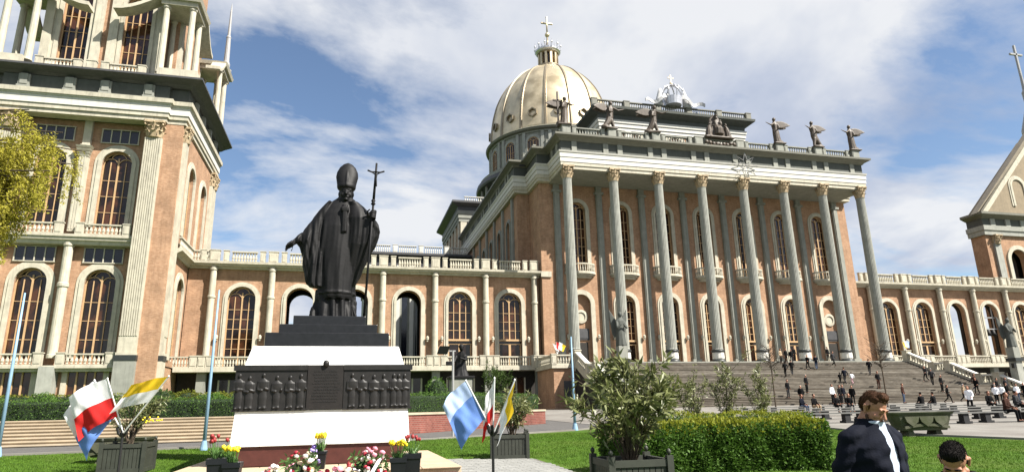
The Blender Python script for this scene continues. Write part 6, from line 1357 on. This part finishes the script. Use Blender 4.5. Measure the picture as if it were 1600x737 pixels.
def person(label, loc, rz, pose, top, tro, hair='hair_dark', female=False, h=1., bag=False, skin='skin', group='visitors on the stairs and plaza'):
    P = thing('person', label, 'person', loc, rz, group); P.scale = (h,)*3; pr = PROTO[pose, female]
    inst(pr['body'], 'body', P, mt=skin); inst(pr['top'], 'jacket' if 'white' not in top else 'shirt', P, mt=top); inst(pr['trousers'], 'trousers', P, mt=tro); inst(pr['shoes'], 'shoes', P, mt='shoe'); inst(pr['hair'], 'hair', P, mt=hair)
    if bag: inst(MB().box(-.36, -.22, -.12, .12, .62, .86).mesh('bag', 'cloth_black'), 'bag', P)
    return P
for p in PROTO.values():
    for m in p.values(): m.materials.append(M['cloth_black'])
def sz(y, x=45): return stair_z(y)
N, Nv, Wh, Br, Je, Gr, Be, Pk = 'cloth_black', 'cloth_navy', 'cloth_white', 'cloth_brown', 'cloth_jean', 'cloth_grey', 'cloth_beige', 'cloth_pink'
FOLK = [
 ('person in dark coat climbing the upper flight, left of a pair', 45.3, 60.2, 2.9, 'walk', N, N, 'hair_dark', True),
 ('person in dark jacket and grey trousers climbing the upper flight, right of a pair', 46.5, 60.7, 2.7, 'walk', N, Gr, 'hair_dark', False),
 ('stooping person in black near the top of the stairs', 51.4, 64.2, -1.2, 'walk', N, N, 'hair_dark', False),
 ('person in dark jacket and blue jeans near the top of the stairs', 52.6, 64.3, 2.6, 'walk', Nv, Je, 'hair_brown', False),
 ('person in pale beige top between the columns, left of three', 49.4, 66.2, .3, 'stand', Be, N, 'hair_brown', True),
 ('person in black between the columns, middle of three', 50.2, 66.3, 0, 'stand', N, N, 'hair_dark', False),
 ('person in black between the columns, right of three', 51.0, 66.4, -.4, 'stand', N, Gr, 'hair_dark', True),
 ('person standing in the shadow of the sixth column base', 52.4, 67.6, .2, 'stand', N, N, 'hair_dark', False),
 ('person in grey coming down by the seventh column', 55.8, 65.3, .2, 'walk', Gr, N, 'hair_dark', False),
 ('person in black at the doorway by the seventh column', 57.3, 67.8, .1, 'stand', N, N, 'hair_dark', False),
 ('white haired man in open black jacket standing on the lower flight', 42.9, 54.2, .3, 'stand', N, N, 'hair_grey', False),
 ('person in black standing behind the seated group left of the lamp sapling', 40.1, 53.3, .2, 'stand', N, Gr, 'hair_dark', False),
 ('grey haired man in black beside the seated group', 40.0, 51.4, -.5, 'stand', N, N, 'hair_grey', False),
 ('person in white shirt at the left of the group of four', 43.0, 51.0, .1, 'stand', Wh, N, 'hair_dark', False),
 ('person in black second in the group of four', 43.7, 50.9, .3, 'stand', N, N, 'hair_dark', True),
 ('person in black third in the group of four', 44.3, 51.2, -.2, 'stand', Nv, Gr, 'hair_brown', False),
 ('person with a shoulder bag at the right of the group of four', 43.9, 49.6, -.6, 'stand', N, N, 'hair_dark', False),
 ('person in black on the middle flight with a child in pink', 50.4, 58.3, 2.8, 'walk', N, N, 'hair_dark', True),
 ('person in dark jacket in the middle of the family on the stairs', 51.0, 58.3, 2.9, 'walk', Nv, Gr, 'hair_brown', False),
 ('child in white top and pink trousers on the middle flight', 51.7, 58.1, 3.0, 'walk', Wh, Pk, 'hair_brown', True),
 ('person with dark backpack climbing left of the right sapling', 56.4, 60.6, 2.6, 'walk', N, Gr, 'hair_dark', False),
 ('person in dark clothes striding across the stairs beside the right balustrade', 61.8, 58.6, -1.4, 'walk', Gr, N, 'hair_dark', False),
 ('man in black standing on the lower flight at right', 58.6, 53.9, .2, 'stand', N, N, 'hair_grey', False),
 ('man in brown jacket and jeans standing behind the seated pair', 50.3, 50.5, .5, 'stand', Br, Je, 'hair_brown', False),
 ('person half hidden behind the head of the man in navy', 52.1, 55.1, .0, 'stand', N, Br, 'hair_dark', False),
 ('person in white shirt and black trousers walking between the benches', 37.6, 32.8, -1.1, 'walk', Wh, N, 'hair_brown', True),
 ('person bending in dark clothes at the foot of the right balustrade', 62.3, 53.3, -1.2, 'walk', N, N, 'hair_dark', False),
 ('person in white shirt walking away at right, left of two', 56.7, 46.8, 2.2, 'walk', Wh, N, 'hair_grey', False),
 ('person in white shirt walking away at right, right of two', 59.0, 48.1, 2.2, 'walk', Wh, N, 'hair_grey', True),
 ('person in black at the foot of the stairs behind the white shirts', 64.6, 53.0, .4, 'stand', N, N, 'hair_dark', False),
 ('person in grey jacket near the right end of the stairs', 65.9, 53.1, -.3, 'stand', Gr, N, 'hair_dark', True),
 ('person in black striding at the right edge of the stairs', 65.7, 51.2, -1.0, 'walk', N, N, 'hair_dark', False),
 ('person in dark jacket at the far right of the crowd', 66.8, 51.0, .3, 'stand', Nv, N, 'hair_brown', False),
 ('person in grey coat mid-stair left of the right balustrade', 59.8, 56.0, 2.5, 'walk', Gr, N, 'hair_grey', False),
 ('person in brown jacket descending the lower flight at right', 63.4, 54.4, .2, 'walk', Br, Je, 'hair_brown', True),
 ('person in white top among the dark crowd at the right', 62.2, 49.2, -.4, 'stand', Wh, Je, 'hair_brown', True),
 ('person in black with a bag at the foot of the stairs, right of middle', 54.6, 49.8, 1.0, 'walk', N, N, 'hair_dark', True),
 ('person in beige coat crossing the plaza before the right flight', 57.4, 50.6, 1.3, 'walk', Be, N, 'hair_grey', True),
 ('person in black just above the white shirts at the right', 60.8, 50.2, -.6, 'walk', N, N, 'hair_dark', False),
 ('person in black and grey close behind the right hand crowd', 63.2, 51.0, .9, 'stand', N, Gr, 'hair_brown', True),
 ('person in navy coat at the front of the right hand crowd', 61.5, 47.5, -.8, 'walk', Nv, N, 'hair_dark', False),
 ('person in black at the right photo edge on the plaza', 62.8, 46.2, 1.4, 'walk', N, N, 'hair_dark', True),
]
for i, (lab, x, y, rz, pose, t, tr_, hr, fm) in enumerate(FOLK):
    z_ = stair_z(y) if 24.6 < x < 67.9 and y < 66.9 else (FL if y >= 66.9 else g(y)+.035)
    # feet stand on the tread below
    child = 'child in' in lab
    person(lab, (x, y, z_+.0), rz, pose, t, tr_, hr, fm, .72 if child else (.96 if fm else 1.0)*(1+.02*math.sin(i*5)), 'bag' in lab)
SEAT = [('person in blue top seated on a plaza bench, far left of the seated group', 30.4, 39.2, .4, Nv, Je, True), ('person in pale trousers seated second on the plaza bench', 31.4, 39.2, .2, N, Be, False), ('large person in black seated on the plaza bench', 33.2, 39.2, -.1, N, N, False), ('person in black seated rightmost of the bench group', 34.3, 39.2, -.4, N, Gr, True),
        ('person in black seated with back turned, left of a pair', 40.6, 39.2, PI-.1, N, N, False), ('person in black seated with back turned, right of a pair', 41.7, 39.2, PI+.15, N, Gr, False), ('person seated on the nearest bench at the right edge of the photo', 29.0, 23.6, .3, Br, N, True)]
SEAT += [('person in grey seated on the middle bench row at right', 38.2, 30.4, .3, Gr, N, False), ('person in black seated on the fourth bench row at right', 41.2, 34.6, -.2, N, N, True), ('person in navy seated at the right end of the fourth bench row', 43.4, 34.6, .1, Nv, N, False), ('person in black seated on the second bench row at the right', 35.4, 26.6, .2, N, Gr, False)]
for lab, x, y, rz, t, tr_, fm in SEAT: person(lab, (x, y, g(y)+.035), rz, 'sit', t, tr_, 'hair_dark' if not fm else 'hair_brown', fm)

# ------------------------------------------------------------------ the two men in the right foreground
def head_mesh(voxel=.0048):
    """detailed head, origin at base of skull, facing -y, up z; chin at about z=-.11"""
    mb = MB(); mb.ell((0, .012, .055), (.077, .098, .092), 20, 14); mb.ell((0, -.03, -.02), (.063, .068, .085), 18, 12); mb.ell((0, -.062, -.088), (.032, .028, .026)); mb.cap((0, .03, -.16), (0, .022, -.04), .060, .056)
    mb.cap((0, -.088, .028), (0, -.112, -.016), .010, .0155, 8); mb.ell((0, -.104, -.02), (.0205, .013, .011))
    mb.cap((-.042, -.083, .040), (.042, -.083, .040), .013, .013, 8)
    for s in (-1, 1):
        mb.ell((s*.031, -.079, .018), (.0165, .013, .0105)); mb.ell((s*.045, -.062, -.015), (.024, .026, .022)); mb.cap((s*.055, -.0, -.06), (s*.030, -.06, -.088), .022, .02, 8)
        mb.cap((s*.078, .016, -.008), (s*.084, .024, .035), .010, .015, 8); mb.cap((s*.084, .024, .035), (s*.080, .008, .042), .012, .007, 8); mb.ell((s*.078, .012, -.014), (.009, .011, .012))
    mb.cap((-.021, -.090, -.050), (.021, -.090, -.050), .0085, .0085, 8); mb.cap((-.018, -.088, -.063), (.018, -.088, -.063), .0095, .0095, 8)
    return remesh(mb, 'head', voxel, 3)
def hair_mesh(long_top=.02):
    mb = MB(); mb.ell((0, .008, .088), (.076, .094, .066), 20, 14); mb.ell((0, -.038, .132), (.054, .046, .022+long_top*.8)); mb.ell((0, .042, .048), (.0775, .074, .082)); 
    for s in (-1, 1): mb.cap((s*.072, -.004, .045), (s*.073, -.006, .015), .010, .005, 8)
    def cut(co, no):
        co = co.copy(); x, y, z = co.T
        f = (y < -.045) & (z < .10); co[f, 1] = np.maximum(co[f, 1], -.045); low = z < -.055; co[low, 2] = -.055
        d = .0018*np.sin(x*210+4*np.sin(y*40))+.0016*np.sin(x*420+y*160); return co+no*d[:, None]
    return remesh(mb, 'hair', .0055, 1, cut)
def beard_mesh():
    mb = MB(); mb.ell((0, -.042, -.075), (.060, .056, .042), 16, 10); mb.cap((-.066, -.005, -.035), (-.058, -.03, -.075), .012, .014, 8); mb.cap((.066, -.005, -.035), (.058, -.03, -.075), .012, .014, 8); mb.cap((-.03, -.094, -.039), (.03, -.094, -.039), .007, .007, 8)
    def cut(co, no): co = co.copy(); m = (co[:, 2] > -.046) & (np.abs(co[:, 0]) < .05) & (co[:, 1] < -.03) & (co[:, 2] < -.0); return co
    return remesh(mb, 'beard', .006, 2, cut)
HM, BM = head_mesh(), beard_mesh(); HM.materials.append(M['skin']); BM.materials.append(M['beard'])
def man(label, loc, rz, headrot, torso, jacket_h, hair, beard, bend=0, label2=None):
    Pm = thing('person', label, 'person', loc, rz, 'men in the right foreground')
    # body: legs, torso, arms as one continuous mesh
    b = MB(); 
    for s in (-1, 1): b.cap((s*.1, 0, .92), (s*.11, -.01, .5), .085, .062); b.cap((s*.11, -.01, .5), (s*.11, .02, .09), .06, .042); b.cap((s*.11, .03, .05), (s*.13, -.15, .04), .045, .036)
    Rg = [[(rx*math.cos(a), cy+ry*math.sin(a), z) for a in [2*PI*q/20 for q in range(20)]] for cy, z, rx, ry in ((0, .86, .165, .12), (0, 1.0, .16, .115), (-.0-bend*.2, 1.2, .175, .115), (-bend*.5, 1.36, .19, .11), (-bend*.8, 1.44, .14, .085), (-bend, 1.5, .065, .06))]
    b.rings(Rg)
    arms = torso
    for s, (sh, el, wr, hd_) in arms.items(): b.cap(sh, el, .052, .044); b.cap(el, wr, .042, .03); hand(b, wr, hd_, (-s*.6, .2, .3), 1., .45, .1, s)
    me = remesh(b, 'body', .011, 2); me.materials.append(M['skin']); inst(me, 'body', Pm)
    # trousers
    t = MB()
    for s in (-1, 1): t.cap((s*.1, 0, .93), (s*.11, -.01, .5), .104, .078); t.cap((s*.11, -.01, .5), (s*.11, .02, .1), .076, .062)
    t.ell((0, 0, .94), (.185, .145, .12)); me = remesh(t, 'trousers', .016, 2); me.materials.append(M['cloth_black']); inst(me, 'trousers', Pm)
    # shirt
    sh_ = MB(); sh_.rings([[(rx*1.06*math.cos(a), cy+ry*1.10*math.sin(a), z) for a in [2*PI*q/20 for q in range(20)]] for cy, z, rx, ry in ((0, .88, .160, .128), (-.008, 1.0, .156, .124), (-.008-bend*.2, 1.2, .166, .120), (-bend*.5-.006, 1.36, .168, .110), (-bend*.8, 1.44, .13, .09), (-bend, 1.49, .074, .072), (-bend-.01, 1.525, .068, .068))])
    sh_.cap((-.02, -.072-bend, 1.475), (-.068, -.055-bend, 1.43), .014, .006, 8); sh_.cap((.02, -.072-bend, 1.475), (.068, -.055-bend, 1.43), .014, .006, 8)
    me = remesh(sh_, 'shirt', .009, 2, lambda co, no: co+no*(.002*np.sin(co[:, 0]*45+3*np.sin(co[:, 2]*11))*(co[:, 2] < 1.4))[:, None]); me.materials.append(M[jacket_h[1]]); inst(me, 'shirt', Pm)
    # jacket: an open shell, front edges parted to show the shirt
    jk = MB(); n = 26; L = ((0, .84, .200, .155, .62), (0, .9, .212, .168, .55), (-.0, 1.05, .205, .160, .46), (-.0-bend*.2, 1.2, .212, .155, .40), (-bend*.5, 1.36, .222, .142, .34), (-bend*.8+.01, 1.44, .165, .115, .36), (-bend+.015, 1.49, .100, .095, .50), (-bend+.02, 1.54, .092, .088, .62))
    ro = []; 
    for cy, z, rx, ry, gap in L:
        a0, a1 = -PI/2+gap*jacket_h[2], 1.5*PI-gap*jacket_h[3]; ring = []
        for q in range(n+1): a = a0+(a1-a0)*q/n; ring.append((rx*.92*math.cos(a), cy+ry*math.sin(a), z))
        for q in range(n, -1, -1): a = a0+(a1-a0)*q/n; ring.append(((rx*.92-.018)*math.cos(a), cy+(ry-.018)*math.sin(a), z))
        ro.append(ring)
    jk.rings(ro)
    for s, (s0, el, wr, hd_) in arms.items():
        jk.cap(s0, el, .078, .066); jk.cap(el, wr, .064, .05); jk.ell(s0, (.08, .08, .08)); jk.cap((s*.055, .02-bend*.9, 1.475), (s*.155, .005-bend*.4, 1.42), .058, .07)
    def fold(co, no):
        x, y, z = co.T; return co+no*(.006*np.sin(z*38+x*14+2*np.sin(y*20))*np.clip((1.44-z)*6, 0, 1)+.003*np.sin(z*80-x*30))[:, None]
    me = remesh(jk, 'jacket', .0075, 4, fold); me.materials.append(M[jacket_h[0]]); j = inst(me, 'jacket', Pm)
    hd0 = inst(HM, 'head', Pm, (0, -bend*1.15-.02, 1.585)); hd0.rotation_euler = headrot; hd0.scale = (.82,)*3
    hm = hair_mesh(.02 if beard else .012); o = inst(hm, 'hair', hd0, mt=hair)
    nv = len(hm.vertices); co = np.empty(nv*3, 'f'); no = np.empty(nv*3, 'f'); hm.vertices.foreach_get('co', co); hm.vertices.foreach_get('normal', no); co = co.reshape(-1, 3); no = no.reshape(-1, 3)
    ii = RNG.integers(0, nv, 9000); ii = ii[((co[ii][:, 2] > .04) & ((co[ii][:, 1] > -.045) | (co[ii][:, 2] > .115))) | (co[ii][:, 1] > .035)][:5200]; flow = np.where(co[ii][:, 2:3] > .09, np.array([[.25, .55, .25]]), np.array([[0, .35, -.7]])); V_, F_ = leaves(co[ii]-no[ii]*.002, .013, .0022, no[ii]*.25+flow, .16)
    inst(raw_mesh('hair_strands', V_, F_, hair), 'hair_strands', o)['kind'] = 'stuff'
    eb = MB()
    for s in (-1, 1): eb.tube([(s*.012, -.0975, .043), (s*.03, -.0975, .049), (s*.052, -.083, .043)], [.004, .0055, .003], 6)
    inst(eb.mesh('eyebrows', hair), 'eyebrows', hd0)
    ey = MB()
    for s in (-1, 1): ey.tube([(s*.017, -.0925, .014), (s*.031, -.0935, .011), (s*.046, -.086, .014)], [.0015, .0028, .0015], 5)
    inst(ey.mesh('eyelashes', 'hair_dark'), 'eyelashes', hd0)
    if beard: bo = inst(BM, 'beard', hd0); bo.scale = (1.05,)*3
    sl = MB()
    for s in (-1, 1): sl.cap((s*.11, .05, .05), (s*.13, -.16, .045), .056, .05)
    me = remesh(sl, 'shoes', .016, 2); me.materials.append(M['shoe']); inst(me, 'shoes', Pm)
    return Pm
man('bearded man in navy jacket and pale shirt looking down in the right foreground', (3.36, 3.69, 0), R(6), (R(27), R(4), R(12)),
    {-1: ((-.165, .01, 1.40), (-.255, .06, 1.12), (-.18, -.10, .90), (.5, -.6, -.5)), 1: ((.165, 0, 1.40), (.245, .03, 1.12), (.15, -.18, 1.0), (-.5, -.6, -.3))}, ('cloth_navy', 'cloth_paleblue', .75, .30), 'hair_brown', True, .02)
man('dark haired man in dark jacket bowing his head at the lower right', (3.44, 3.14, -.285), R(-58), (R(44), R(4), R(2)),
    {-1: ((-.20, -.02, 1.40), (-.28, -.02, 1.12), (-.12, -.22, 1.0), (.5, -.6, -.1)), 1: ((.20, -.02, 1.40), (.28, -.02, 1.12), (.12, -.22, 1.0), (-.5, -.6, -.1))}, ('cloth_black', 'cloth_white', .9, .6), 'hair_dark', False, .10)
